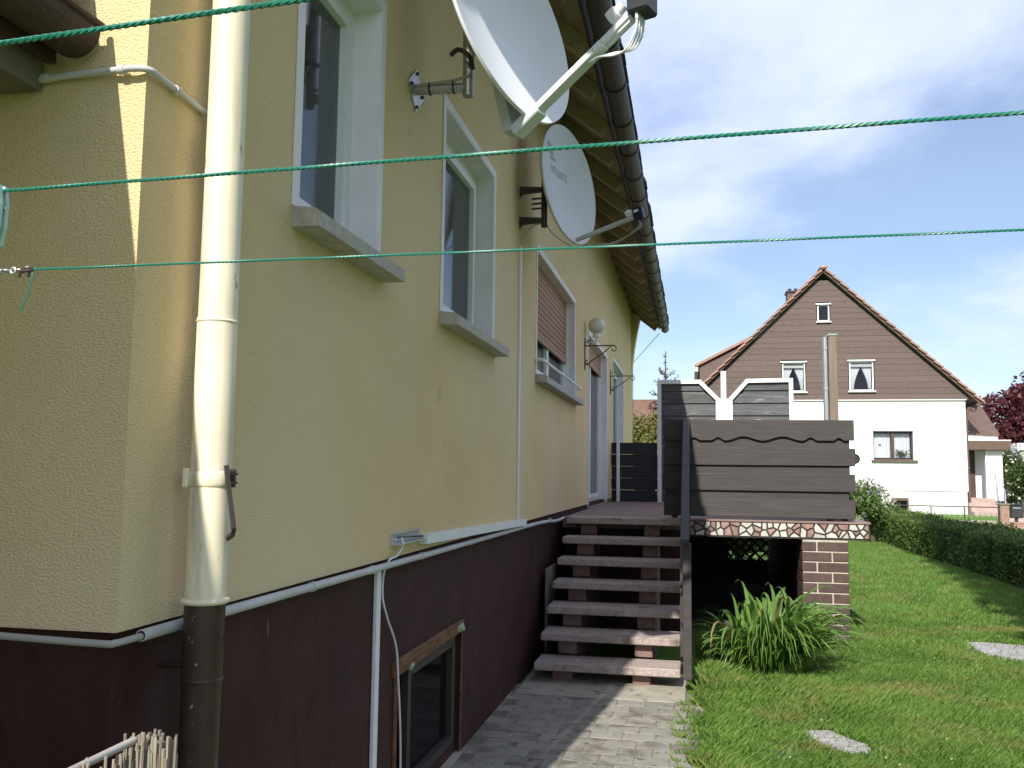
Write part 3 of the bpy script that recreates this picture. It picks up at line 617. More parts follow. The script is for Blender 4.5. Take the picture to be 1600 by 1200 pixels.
# smaller dish
c2 = (.362, 7.0, 3.973); m2, a2, b2, n2_ = frame_of(c2, 70.5, 5.4)
t = thing('satellite_dish', 'smaller pale grey satellite dish with faded turquoise lettering on dark wall brackets', 'satellite dish', (0, 6.75, 3.6), 'satellite dishes on the yellow wall')
bowl = dish_bowl(m2, .45, .075, 'dish_grey', t)
for z in (3.862, 3.617):
    MB().prism([(.001, z + .03), (.20, z + .016), (.20, z - .016), (.03, z - .03), (.001, z - .07)], 6.735, 6.765).build('wall_bracket', 'dark_metal', t)
tube([(.195, 6.75, 3.56), (.195, 6.75, 3.96)], .024, n=12).build('mast', 'dark_metal', t)
bk = Vector(c2) - n2_ * .085
MB().box(-.05, .05, -.2, .04, -.09, .0, mtx=Matrix.Translation(bk) @ m2.to_3x3().to_4x4()).build('mast_bracket', 'dark_metal', t)
for k in range(3): tube([(.10, 6.72, 3.70 + .04 * k), (.20, 6.72, 3.705 + .04 * k)], .008, n=6).build('clamp_bolt', 'dark_metal', t)
Pb = Vector((.42, 6.985, 3.51)); Tip = Vector((.896, 6.811, 3.628))
tube([Pb, Tip], .0185, n=12).build('feed_arm', 'plastic_grey', t)
ad = (Tip - Pb).normalized(); au = (b2 - ad * b2.dot(ad)).normalized(); aw = ad.cross(au)
mlb = Matrix((aw, au, ad)).transposed().to_4x4(); mlb.translation = Tip
rec = mbox(-.035, .035, -.045, .065, -.005, .075, mlb, .010).build('receiver', 'lnb_blue', t)
mbox(-.0368, -.0352, .02, .04, .012, .05, mlb, .0005).build('print', 'white', rec); mbox(.0352, .0368, .02, .04, .012, .05, mlb, .0005).build('print', 'white', rec)
mbox(-.018, .018, .0652, .0664, .01, .04, mlb, .0004).build('print', 'white', rec)
hm = mlb @ Matrix.Translation((0, .045, 0)); q = MB().lathe([(.0005, -.07), (.026, -.066), (.028, -.055), (.028, -.035), (.020, -.03), (.020, .0)], 20, hm); q.smooth = True; q.build('feed_horn', 'dish_white', rec)
for k in range(4):
    s0 = Tip + aw * (-.02 + .013 * k) - au * .045 + ad * .03
    pathtube([s0, s0 - au * .05 - ad * .02, Tip - ad * .22 - au * (.13 + .006 * k), Pb - au * .075 + ad * .12, Pb - au * .05 - ad * .03 + aw * .004 * k, (.25, 6.85, 3.53), (.20, 6.77, 3.62)], .0042, 6).build('cable', 'cable_grey', t)
pathtube([(.19, 6.76, 3.60), (.10, 6.78, 3.58), (.03, 6.78, 3.5), (.012, 6.76, 3.42)], .006, 6).build('cable', 'cable_grey', t)
# faded lettering, laid onto the bowl
def letters(txt, size, ox, oy, rot):
    cu = bpy.data.curves.new('lettering', 'FONT'); cu.body = txt; cu.size = size; cu.align_x = 'CENTER'; cu.resolution_u = 3
    ob = bpy.data.objects.new('lettering', cu); COL.objects.link(ob); bpy.context.view_layer.update()
    me = bpy.data.meshes.new_from_object(ob.evaluated_get(bpy.context.evaluated_depsgraph_get())); bpy.data.objects.remove(ob)
    bm = bmesh.new(); bm.from_mesh(me); bmesh.ops.triangulate(bm, faces=bm.faces[:]); bmesh.ops.subdivide_edges(bm, edges=bm.edges[:], cuts=1)
    rt = Matrix.Rotation(rot, 2)
    for v in bm.verts:
        p = rt @ Vector((v.co.x, v.co.y)); x, y = -(p.x + ox), p.y + oy; r2 = (x * x + (y / 1.06) ** 2) / .45 ** 2
        v.co = m2 @ Vector((x, y, -.075 * (1 - r2) + .003))
    bm.to_mesh(me); bm.free(); me.materials.clear(); me.materials.append(M['teal_print'])
    for v in me.vertices: v.co -= WO[bowl.name]
    o_ = bpy.data.objects.new('lettering', me); COL.objects.link(o_); o_.parent = bowl; return o_
letters('smart', .135, -.06, .07, R(-3))
q = MB()
for k, (u0, v0, u1, v1) in enumerate(((-.30, .26, -.20, .285), (-.29, .215, -.15, .24), (-.22, .18, -.10, .20))):
    P = []
    for (x, y) in ((-u0, v0), (-u1, v0), (-u1, v1), (-u0, v1)): P.append(m2 @ Vector((x, y, -.075 * (1 - (x * x + (y / 1.06) ** 2) / .2025) + .004)))
    q.add(P, [(0, 1, 2, 3)])
q.build('emblem', 'teal_print', bowl)

# ------------------------------------------------------------------ wall lamp, flower basket brackets
t = thing('wall_lamp', 'white globe lamp on a bracket above the balcony door', 'lamp', (0, 11.1, 3.3))
q = MB().lathe([(.0005, .015), (.05, .013), (.055, .0), (.0005, .0)], 16, Matrix.Translation((0.002, 11.1, 3.31)) @ Matrix.Rotation(R(90), 4, 'Y')); q.smooth = True; q.build('wall_plate', 'white', t)
pathtube([(.01, 11.1, 3.31), (.06, 11.1, 3.285), (.125, 11.1, 3.28), (.14, 11.1, 3.31), (.14, 11.1, 3.35)], .018, 10).build('bracket', 'white', t)
q = MB().lathe([(.0005, 3.34), (.045, 3.345), (.05, 3.365), (.04, 3.40), (.0005, 3.40)], 18, Matrix.Translation((.14, 11.1, 0))); q.smooth = True; q.build('holder', 'white', t)
q = MB().lathe([(max(.0005, .105 * math.sin(a)), 3.495 - .105 * math.cos(a)) for a in np.linspace(0, math.pi, 15)], 24, Matrix.Translation((.14, 11.1, 0))); q.smooth = True; q.build('globe', 'globe', t)
def spiral(cx, cz, r, a0, turns, y, n=14): return [(cx + r * (1 - .75 * k / n) * math.cos(a0 + turns * 2 * math.pi * k / n), y, cz + r * (1 - .75 * k / n) * math.sin(a0 + turns * 2 * math.pi * k / n)) for k in range(n + 1)]
for (y, zt, lab) in ((11.0, 3.29, 'black wrought iron basket bracket on the wall below the globe lamp'), (14.5, 3.29, 'black wrought iron basket bracket on the wall before the far narrow window')):
    t = thing('basket_bracket', lab, 'bracket', (0, y, zt - .3), 'wrought iron brackets on the wall')
    tube([(.01, y, zt - .36), (.01, y, zt + .04)], .008, n=6).build('back_bar', 'dark_metal', t)
    tube([(.01, y, zt - .06), (.38, y, zt - .06)], .008, n=6).build('arm', 'dark_metal', t)
    pathtube([(.02, y, zt - .30), (.12, y, zt - .23), (.25, y, zt - .14), (.33, y, zt - .07)], .007, 6).build('brace', 'dark_metal', t)
    for (cx, cz, r, a0, tu) in ((.36, zt - .105, .045, R(90), -.9), (.05, zt - .015, .04, R(-90), .9), (.05, zt - .275, .04, R(90), .9)):
        tube(spiral(cx, cz, r, a0, tu, y), .006, n=6).build('scroll', 'dark_metal', t)
# safety rail in front of the shuttered window
t = thing('window_rail', 'white tubular safety rail across the foot of the shuttered window', 'rail', (.05, 8.8, 2.6))
tube([(.065, 7.48, 2.615), (.065, 10.18, 2.615)], .014, n=10).build('rail', 'white', t)
for y in (7.49, 10.17): tube([(.002, y, 2.62), (.065, y, 2.615)], .012, n=8).build('mount', 'white', t)

# ------------------------------------------------------------------ staircase
st = thing('staircase', 'open outdoor staircase of speckled exposed aggregate treads on reddish blocks', 'staircase', (.65, 8.0, 0))
fy = [7.10, 7.41, 7.66, 7.87, 8.24, 8.48, 8.96]; fy = [7.10 + k * .302 for k in range(7)]
for k in range(7):
    z1 = .174 * (k + 1); th = .062
    q = bbox(.085, 1.205 if k else 1.215, fy[k], fy[k] + .355, z1 - th, z1, b=.007, j=.003); q.build('tread', 'tread', st)
    for (x0, x1) in ((.215, .375), (.845, .985)):
        bbox(x0, x1, fy[k] + .085, fy[k] + .37, .174 * k + .0012 if k else .0, z1 - th - .0015, b=.006, j=.003).build('support_block', 'block', st)
        if k: bbox(x0 + .002, x1 - .002, fy[k] + .10, fy[k] + .39, -.02, .174 * k - .066, b=.004).build('support_block', 'block', st)
t = bbox(.02, .04, 8.0, 8.55, .0, .80, b=.003).top('leaning_board', 'beam_grey', 'thin grey board standing against the plinth behind the stair treads', 'board')
# railing at the right side of the stairs
ra = thing('stair_railing', 'dark brown wooden railing with handrail and newel post seen edge on beside the stairs', 'railing', (1.25, 8.2, .1))
bbox(1.235, 1.30, 7.10, 7.19, .10, 1.12, b=.004, j=.002).build('newel_post', 'plank', ra)
bbox(1.225, 1.285, 9.27, 9.355, 1.02, 2.20, b=.004).build('newel_post', 'plank', ra)
def rail_board(x0, x1, zc, hh, name):
    vs = []
    for y, z in ((7.19 if name != 'handrail' else 7.06, zc), (9.27 if name != 'handrail' else 9.36, zc + 1.08)):
        vs += [(x0, y, z - hh), (x1, y, z - hh), (x1, y, z + hh), (x0, y, z + hh)]
    MB().add(vs, [(0, 1, 2, 3), (4, 7, 6, 5), (0, 4, 5, 1), (1, 5, 6, 2), (2, 6, 7, 3), (3, 7, 4, 0)]).build(name, 'plank', ra)
rail_board(1.222, 1.286, 1.14, .018, 'handrail')
for zc in (.34, .60, .86): rail_board(1.214, 1.234, zc, .085, 'side_plank')

# ------------------------------------------------------------------ terrace
te = thing('terrace', 'raised terrace slab whose front edge is faced with red and white crazy stone mosaic', 'terrace', (1.5, 12, 0))
MB().box(.0, 3.0, 9.40, 14.95, 1.03, 1.178).build('slab', 'stone_mortar', te)
MB().box(.0, 1.205, 9.20, 9.397, 1.10, 1.19).build('slab', 'landing', te)
MB().bbox(.0, 1.20, 9.21, 14.93, 1.192, 1.207, b=.004).build('floor_tiles', 'landing', te)
MB().bbox(1.204, 3.02, 9.381, 14.93, 1.182, 1.207, b=.006).build('floor_tiles', 'landing', te)
def clip(poly, nx, ny, d):
    out = []
    for i in range(len(poly)):
        p, q2 = poly[i], poly[(i + 1) % len(poly)]; a = p[0] * nx + p[1] * ny - d; b = q2[0] * nx + q2[1] * ny - d
        if a <= 0: out.append(p)
        if a * b < 0: s = a / (a - b); out.append((p[0] + (q2[0] - p[0]) * s, p[1] + (q2[1] - p[1]) * s))
    return out
sx0, sx1, sz0, sz1 = 1.20, 3.0, 1.045, 1.178
seeds = []
while len(seeds) < 88:
    p = (random.uniform(sx0, sx1), random.uniform(sz0 + .01, sz1 - .01))
    if all((p[0] - s[0]) ** 2 + (p[1] - s[1]) ** 2 > random.uniform(.028, .056) ** 2 for s in seeds): seeds.append(p)
    elif random.random() < .004: break
for i, s in enumerate(seeds):
    poly = [(sx0 + .003, sz0), (sx1 - .003, sz0), (sx1 - .003, sz1), (sx0 + .003, sz1)]
    for j, u in enumerate(seeds):
        if i == j: continue
        dx_, dz_ = u[0] - s[0], u[1] - s[1]; dd = math.hypot(dx_, dz_)
        if dd > .3: continue
        nx, nz = dx_ / dd, dz_ / dd
        poly = clip(poly, nx, nz, ((s[0] + u[0]) / 2) * nx + ((s[1] + u[1]) / 2) * nz - .0072)
        if len(poly) < 3: break
    if len(poly) < 3: continue
    cx_ = sum(p[0] for p in poly) / len(poly); cz_ = sum(p[1] for p in poly) / len(poly)
    pr = random.uniform(.008, .014); ins = [(cx_ + (p[0] - cx_) * .9, cz_ + (p[1] - cz_) * .9) for p in poly]
    n_ = len(poly); q = MB(); q.v = [(a, 9.401, b) for a, b in poly] + [(a, 9.40 - pr * .6, b) for a, b in poly] + [(a, 9.40 - pr, b) for a, b in ins]
    q.f = [tuple(2 * n_ + k for k in range(n_))] + [(l_ * n_ + k, l_ * n_ + (k + 1) % n_, (l_ + 1) * n_ + (k + 1) % n_, (l_ + 1) * n_ + k) for l_ in (0, 1) for k in range(n_)]
    q.build('stone', 'stone_white' if random.random() < .44 else 'stone_red', te)
MB().box(.0, 1.20, 9.46, 9.60, -.05, 1.028).top('foundation_wall', 'plinth', 'dark wall in the shade behind the open stair treads under the landing', 'wall')
struct(MB().box(-.02, 2.9, 9.0, 15.5, -.05, .006).build('bare_soil', 'soil'))
q = thing('board_wall', 'black board wall behind the lattice under the terrace', 'wall', (1.2, 14.7, 0))
for k in range(9): MB().box(.02, 1.84 if 3 <= k else 2.44, 14.62 + .004 * (k % 2), 14.66, .01 + k * .113, .12 + k * .113).build('board', 'plank_dark', q)
pi_ = thing('brick_pillar', 'dark brown brick pillar with pale mortar joints carrying the terrace corner', 'pillar', (2.59, 9.65, 0))
MB().box(2.378, 2.802, 9.408, 9.90, -.05, 1.028).build('mortar', 'mortar', pi_)
H_ = .1005
for k in range(10):
    z0 = .012 + k * H_
    cuts = (2.370, 2.505, 2.519, 2.810) if k % 2 else (2.370, 2.648, 2.662, 2.810)
    for a, b in ((cuts[0], cuts[1]), (cuts[2], cuts[3])):
        bbox(a, b, 9.40, 9.515, z0, z0 + H_ - .014, b=.003, j=.0015).build('brick', 'brick', pi_)
    yc = (9.53, 9.66, 9.674, 9.905) if k % 2 else (9.53, 9.77, 9.784, 9.905)
    for a, b in ((yc[0], yc[1]), (yc[2], yc[3])):
        bbox(2.370, 2.485, a, b, z0, z0 + H_ - .014, b=.003, j=.0015).build('brick', 'brick', pi_)
        bbox(2.695, 2.810, a, b, z0, z0 + H_ - .014, b=.003, j=.0015).build('brick', 'brick', pi_)
MB().box(2.45, 2.70, 9.91, 14.9, -.05, 1.028).top('support_wall', 'brick', 'dark wall in the shade beneath the terrace behind the brick pillar', 'wall')
la = thing('lattice_panel', 'dark diagonal wooden lattice closing the shaded space under the terrace', 'lattice', (1.3, 14.7, 0))
def lat(x0, x1, z0, z1, sp, wd, y):
    Wd, Hh = x1 - x0, z1 - z0
    for sgn in (1, -1):
        cc_ = -Hh
        while cc_ < Wd:
            # line x = cc + s, z = s
            s0, s1 = max(0, -cc_), min(Hh, Wd - cc_)
            if s1 - s0 > .08:
                A = Vector((cc_ + s0, 0, s0)); B = Vector((cc_ + s1, 0, s1))
                if sgn < 0: A.x, B.x = Wd - A.x, Wd - B.x
                A += Vector((x0, y + .008 * sgn, z0)); B += Vector((x0, y + .008 * sgn, z0)); d = (B - A).normalized(); nrm = Vector((-d.z, 0, d.x)) * wd / 2; e = Vector((0, .0035, 0))
                MB().add([A - nrm - e, A + nrm - e, B + nrm - e, B - nrm - e, A - nrm + e, A + nrm + e, B + nrm + e, B - nrm + e], [(0, 1, 2, 3), (7, 6, 5, 4), (0, 4, 5, 1), (1, 5, 6, 2), (2, 6, 7, 3), (3, 7, 4, 0)]).build('slat', 'lattice', la)
            cc_ += sp
lat(1.15, 2.44, .16, 1.02, .15, .032, 14.5)
bbox(1.1, 2.45, 14.47, 14.53, .08, .15, b=.003).build('bottom_rail', 'lattice', la)
bbox(1.08, 1.145, 14.46, 14.54, .0, 1.025, b=.003).build('upright', 'lattice', la)

# ------------------------------------------------------------------ parapet and privacy screens on the terrace
pa = thing('plank_parapet', 'dark brown plank parapet with a scalloped top board on the front of the terrace', 'parapet', (2.0, 9.42, 1.2))
def plank(x0, x1, y0, y1, z0, z1, m_, parent, name='plank'):
    return bbox(x0 + random.uniform(-.006, .006), x1 + random.uniform(-.008, .008), y0, y1, z0, z1, b=.004, j=.0025).build(name, m_, parent)
for z0, z1 in ((1.752, 1.925), (1.498, 1.672), (1.235, 1.42)): plank(1.02, 2.885, 9.36, 9.382, z0, z1, 'plank', pa)
for z0, z1 in ((1.90, 2.12), (1.645, 1.785), (1.395, 1.53)): plank(1.03, 2.835, 9.388, 9.408, z0, z1, 'plank', pa)
wv = [(2.88, 2.208), (1.02, 2.212)]
wcp = [(0, 440), (60, 425), (100, 440), (160, 440), (190, 440), (215, 425), (250, 440), (300, 440), (335, 424), (372, 441), (460, 420), (555, 441), (650, 420), (745, 441), (785, 424), (820, 440), (890, 440), (917, 426), (948, 440), (1040, 438)]
def wave_z(x):
    zx = ((x - 1.33) / 9.36 * 1400 + 65) / .3
    for (a, p), (b, q) in zip(wcp, wcp[1:]):
        if a <= zx <= b: f = (zx - a) / (b - a); v_ = p + (q - p) * (.5 - .5 * math.cos(math.pi * f)); break
    else: v_ = 440
    return 1.65 + (745 - 560 - .3 * v_) / 1400 * 9.36
for k in range(161):
    t_ = k / 160; x = 1.02 + 1.86 * t_
    wv.append((x, wave_z(x)))
MB().prism(wv, 9.355, 9.380).build('scalloped_board', 'plank', pa)
for x in (1.10, 2.62): bbox(x, x + .06, 9.412, 9.48, 1.21, 2.17, b=.004).build('post', 'block', pa)
pr2 = thing('plank_parapet', 'dark brown plank parapet on the right side of the terrace', 'parapet', (2.9, 12, 1.2))
for z0, z1 in ((2.02, 2.19), (1.752, 1.925), (1.498, 1.672), (1.235, 1.42)): bbox(2.86, 2.88, 9.50, 14.5, z0, z1, b=.003).build('plank', 'plank', pr2)
for z0, z1 in ((1.90, 2.05), (1.645, 1.785), (1.395, 1.53)): bbox(2.836, 2.855, 9.50, 14.5, z0, z1, b=.003).build('plank', 'plank', pr2)
for y in (9.55, 12, 14.4): bbox(2.775, 2.833, y, y + .06, 1.21, 2.17, b=.003).build('post', 'block', pr2)
def poly_bar(mb, pts, wd, y0, y1):     # mitred bars along an open outline (x, z), inner side offset by wd to the right of travel
    P = [Vector(p) for p in pts]; off = []
    for i, p in enumerate(P):
        d0 = (p - P[i - 1]).normalized() if i else (P[1] - p).normalized(); d1 = (P[i + 1] - p).normalized() if i < len(P) - 1 else d0
        n0, n1 = Vector((d0.y, -d0.x)), Vector((d1.y, -d1.x)); m__ = (n0 + n1).normalized(); off.append(p + m__ * wd / max(.3, m__.dot(n0)))
    bars = []
    for i in range(len(P) - 1): bars.append([tuple(P[i]), tuple(P[i + 1]), tuple(off[i + 1]), tuple(off[i])])
    return bars
SY = 14.6
def screen(label, outline, x0, x1, topf, seedsq):
    t = thing('privacy_screen', label, 'screen', ((x0 + x1) / 2, SY, 1.2), 'privacy screens at the back of the terrace')
    for b in poly_bar(None, outline, .062, 0, 0): MB().prism(b, SY - .045, SY - .003).build('frame_bar', 'white_paint', t)
    z = 1.22; k = 0
    while z < 3.12:
        z1 = min(z + .118, 3.12); front = k % 2 == 0
        y0 = SY + (.0 if front else .024); poly = clip(clip([(x0 + .03, z), (x1 - .03, z), (x1 - .03, z1 + .022), (x0 + .03, z1 + .022)], *topf), 0, 1, 3.125)
        if len(poly) > 2:
            jz = random.uniform(-.004, .004); MB().prism([(a, b + jz) for a, b in poly], y0, y0 + .019).build('slat', 'plank_grey', t)
        z += .098 if front else .099; k += 1
    for x in seedsq: bbox(x, x + .055, SY + .045, SY + .09, 1.21, 2.98, b=.003).build('batten', 'plank_dark', t)
    return t
# frames: travel so that the inner side lies to the right
screen('left privacy screen of grey slats in a white frame with cut corner, half in shade', [(.755, 1.19), (.755, 3.165), (1.437, 3.165), (1.735, 2.86), (1.735, 1.19)], .755, 1.735, (1 / math.hypot(1, 1.02) * 1.02, 1 / math.hypot(1, 1.02), (1.437 * 1.02 + 3.165) / math.hypot(1, 1.02) - .03), (1.21,))
screen('right privacy screen of grey slats in a white frame with cut left corner', [(1.868, 1.19), (1.868, 2.86), (2.145, 3.172), (2.855, 3.18), (2.855, 1.19)], 1.868, 2.855, (-1.12 / math.hypot(1.12, 1), 1 / math.hypot(1.12, 1), (3.172 - 1.12 * 2.145) / math.hypot(1.12, 1) - .03), (2.30,))
bbox(1.742, 1.862, 14.56, 14.64, 1.21, 2.86, b=.006).top('screen_post', 'white_paint', 'short thick white post between the two privacy screens', 'post')
bbox(1.755, 1.838, 14.645, 14.715, 1.21, 3.31, b=.006).top('screen_post', 'white_paint', 'tall white post rising above the gap between the two privacy screens', 'post')
pb_ = thing('back_panel', 'low dark plank panel between the house wall and the left privacy screen', 'fence', (.38, 14.62, 1.2))
for k in range(5): plank(.012, .75, 14.60 + (.02 if k % 2 else 0), 14.62 + (.02 if k % 2 else 0), 1.21 + k * .19, 1.21 + k * .19 + .185, 'plank_dark', pb_)
bbox(.10, .15, 14.55, 14.597, 1.208, 2.17, b=.003).build('post', 'white_paint', pb_)
t = thing('tall_post', 'tall weathered wooden post with a steel tube beside it rising behind the parapet', 'post', (3.0, 11.6, 0))
bbox(2.955, 3.055, 11.45, 11.55, 1.21, 3.37, b=.006).build('wood_post', 'old_wood', t)
tube([(2.915, 11.48, 1.21), (2.915, 11.48, 3.36)], .030, n=14).build('steel_tube', 'steel', t)
for z in (1.9, 2.7, 3.2): tube([(2.915, 11.48, z), (2.915, 11.48, z + .03)], .036, n=12).build('clamp', 'steel', t)
bbox(2.95, 3.06, 11.44, 11.56, 3.371, 3.395, b=.004).build('cap', 'steel', t)
t = thing('round_lantern', 'round black lamp housing fixed beside the right end of the plank parapet', 'lamp', (2.93, 9.5, 1.8))
q = MB().lathe([(.0005, -.03), (.045, -.03), (.052, -.02), (.052, .02), (.042, .03), (.036, .024), (.0005, .024)], 24, Matrix.Translation((2.895, 9.47, 1.828)) @ Matrix.Rotation(R(90), 4, 'X')); q.smooth = True; q.build('housing', 'lnb', t)
MB().box(2.84, 2.88, 9.45, 9.49, 1.815, 1.84).build('mount', 'dark_metal', t)

# ------------------------------------------------------------------ clotheslines
def camless_line(p, q, r, lab, sag=.0):
    t = thing('clothesline', lab, 'clothesline', p, 'green clotheslines strung across the yard')
    P, Q = Vector(p), Vector(q); n = 40
    pts = [P.lerp(Q, k / n) - Vector((0, 0, sag * 4 * (k / n) * (1 - k / n))) for k in range(n + 1)]
    tube(pts, r * .62, n=6, cap=True).build('core', 'rope', t)
    d = (Q - P).normalized(); a = d.cross(Vector((0, 0, 1))).normalized(); b = a.cross(d); Ln = (Q - P).length; tw = int(Ln / .020)
    for s in range(3):                                   # three laid strands
        m = tw * 5; pp = []
        for k in range(m + 1):
            u = k / m; base = P.lerp(Q, u) - Vector((0, 0, sag * 4 * u * (1 - u))); an = 2 * math.pi * (u * tw + s / 3)
            pp.append(base + (a * math.cos(an) + b * math.sin(an)) * r * .52)
        tube(pp, r * .56, n=5).build('strand', 'rope', t)
    return t
camless_line((.31, 1.211, 1.96), (4.2, 1.184, 1.96), .0019, 'green twisted clothesline farthest from the viewer, lowest of the three in view')
camless_line((.05, .874, 1.96), (4.2, .694, 1.96), .0021, 'green twisted clothesline crossing mid picture between the other two, a peg at its left')
camless_line((.05, .601, 1.96), (4.2, .297, 1.96), .0021, 'green twisted clothesline nearest the viewer, crossing only the upper left corner')
t = thing('clothesline_stand', 'metal stand holding the left ends of the clotheslines', 'clothesline frame', (.05, .8, 0))
tube([(.05, .2, 1.955), (.05, 1.35, 1.955)], .02, n=10).build('bar', 'galv', t); tube([(.05, .3, 0), (.05, .3, 1.94)], .022, n=10).build('post', 'galv', t)
t = thing('clothesline_stand', 'metal stand holding the right ends of the clotheslines', 'clothesline frame', (4.2, .8, 0))
tube([(4.2, .1, 1.955), (4.2, 1.35, 1.955)], .02, n=10).build('bar', 'galv', t); tube([(4.2, .7, 0), (4.2, .7, 1.94)], .022, n=10).build('post', 'galv', t)
t = thing('line_tensioner', 'small steel tensioner clamping the end of the lowest clothesline at the left edge', 'tensioner', (.2, 1.21, 1.95))
tube([(.06, 1.212, 1.958), (.255, 1.211, 1.959)], .0045, n=8).build('rod', 'galv', t)
for k in range(4):
    x = .262 + k * .012; q = MB().lathe([(.0045 + .002 * math.cos(a), .002 * math.sin(a)) for a in np.linspace(0, 2 * math.pi, 9)], 12, Matrix.Translation((x, 1.211, 1.9595)) @ Matrix.Rotation(R(90), 4, 'X' if k % 2 else 'Z')); q.smooth = True; q.build('chain_link', 'galv', t)
bbox(.288, .309, 1.207, 1.215, 1.955, 1.964, b=.002).build('clamp', 'dark_metal', t)
for x in (.284, .300): bbox(x, x + .004, 1.208, 1.213, 1.948, 1.956, b=.001).build('screw', 'dark_metal', t)
pathtube([(.308, 1.211, 1.957), (.309, 1.211, 1.945), (.300, 1.212, 1.915), (.290, 1.213, 1.895)], .0012, 6).build('rope_tail', 'rope', t)
M['peg'] = mat('peg', (.52, .66, .61), .25, (.42, .58, .53), 20, spec=.6)
t = thing('clothes_peg', 'pale green plastic clothes peg hanging from the middle clothesline at the left edge', 'clothes peg', (.563, .852, 1.9))
for s in (-1, 1):
    MB().prism([(.5575, 1.966), (.567, 1.966), (.570, 1.945), (.569, 1.918), (.565, 1.897), (.560, 1.897), (.5565, 1.93)], .852 + s * .0045 - .0025, .852 + s * .0045 + .0025).build('jaw', 'peg', t)
tube([(.555, .852, 1.936), (.571, .852, 1.940)], .0012, n=6).build('spring', 'steel', t)
# reed screen on a rail at the near left
rs = thing('reed_screen', 'weathered reed mat screen on a pale rail at the lower left corner', 'reed screen', (.25, 1.3, 0))
tube([(.262, .4, 1.118), (.272, 1.60, 1.130)], .0075, n=10).build('top_rail', 'cable_grey', rs)
rme = []
for k in range(8):
    q = MB().tube([(0, 0, 0), (random.uniform(-.006, .006), random.uniform(-.004, .004), .5), (random.uniform(-.012, .012), random.uniform(-.008, .008), 1.13)], .0026 + .0005 * (k % 3), n=5); q.smooth = True; rme.append(q.mesh('reed', M['reed']))
for k in range(120):
    u = (k % 40) / 40 + random.uniform(-.01, .01)
    inst('reed', random.choice(rme), rs, (.268 + .080 * u + random.uniform(-.003, .003), 1.60 + .006 * (k // 40), 0), (random.uniform(-.008, .008), random.uniform(-.006, .012), random.uniform(0, 6)), (1, 1, .99 + random.uniform(-.012, .024)))
for k in range(165):
    inst('reed', random.choice(rme), rs, (.286 + random.uniform(-.003, .003), .62 + k * .0062, 0), (random.uniform(-.012, .012), random.uniform(-.006, .006), random.uniform(0, 6)), (1, 1, .99 + random.uniform(-.02, .02)))
tube([(.285, .4, .95), (.294, 1.6, .95)], .0016, n=5).build('binding_wire', 'galv', rs)
tube([(.276, 1.59, 0), (.276, 1.59, 1.10)], .014, n=10).build('post', 'galv', rs)

# ------------------------------------------------------------------ stepping stones
def slab_poly(pts, z0, z1, name, lab):
    bm = bmesh.new(); n = 40; cx = sum(p[0] for p in pts) / len(pts); cy = sum(p[1] for p in pts) / len(pts); out = []
    for i in range(len(pts)):
        a, b = Vector(pts[i]), Vector(pts[(i + 1) % len(pts)])
        for k in range(7):
            p = a.lerp(b, k / 7); j = random.uniform(-.014, .014); out.append((p.x + j, p.y + random.uniform(-.014, .014)))
    bm.free(); q = MB(); n = len(out)
    q.v = [(x, y, z0) for x, y in out] + [(x, y, z1 - .012) for x, y in out] + [(cx + (x - cx) * .95, cy + (y - cy) * .95, z1 + random.uniform(-.003, .003)) for x, y in out] + [(cx + (x - cx) * .5, cy + (y - cy) * .5, z1 + random.uniform(-.004, .006)) for x, y in out] + [(cx, cy, z1)]
    for l_ in range(3): q.f += [(l_ * n + k, l_ * n + (k + 1) % n, (l_ + 1) * n + (k + 1) % n, (l_ + 1) * n + k) for k in range(n)]
    q.f += [(3 * n + k, 3 * n + (k + 1) % n, 4 * n) for k in range(n)]
    return q.top(name, 'flagstone', lab, 'flagstone', 'flagstones in the lawn')
stones = [[(1.98, 6.24), (2.16, 6.30), (2.37, 6.02), (2.35, 5.78), (2.17, 5.78), (2.02, 6.0)],
          [(3.91, 9.95), (4.30, 9.95), (4.72, 9.80), (4.75, 9.05), (4.2, 8.98), (3.95, 9.2)],
          [(1.62, 5.96), (1.85, 5.94), (1.95, 5.74), (1.93, 5.50), (1.70, 5.55)]]
slab_poly(stones[0], -.05, .016, 'flagstone', 'pale rough flagstone in the grass at the bottom, lit by sun')
slab_poly(stones[1], -.05, .018, 'flagstone', 'large pale flagstone at the right edge lying half in shade')
slab_poly(stones[2], -.05, .012, 'flagstone', 'dull sunken flagstone half covered by grass near the path')

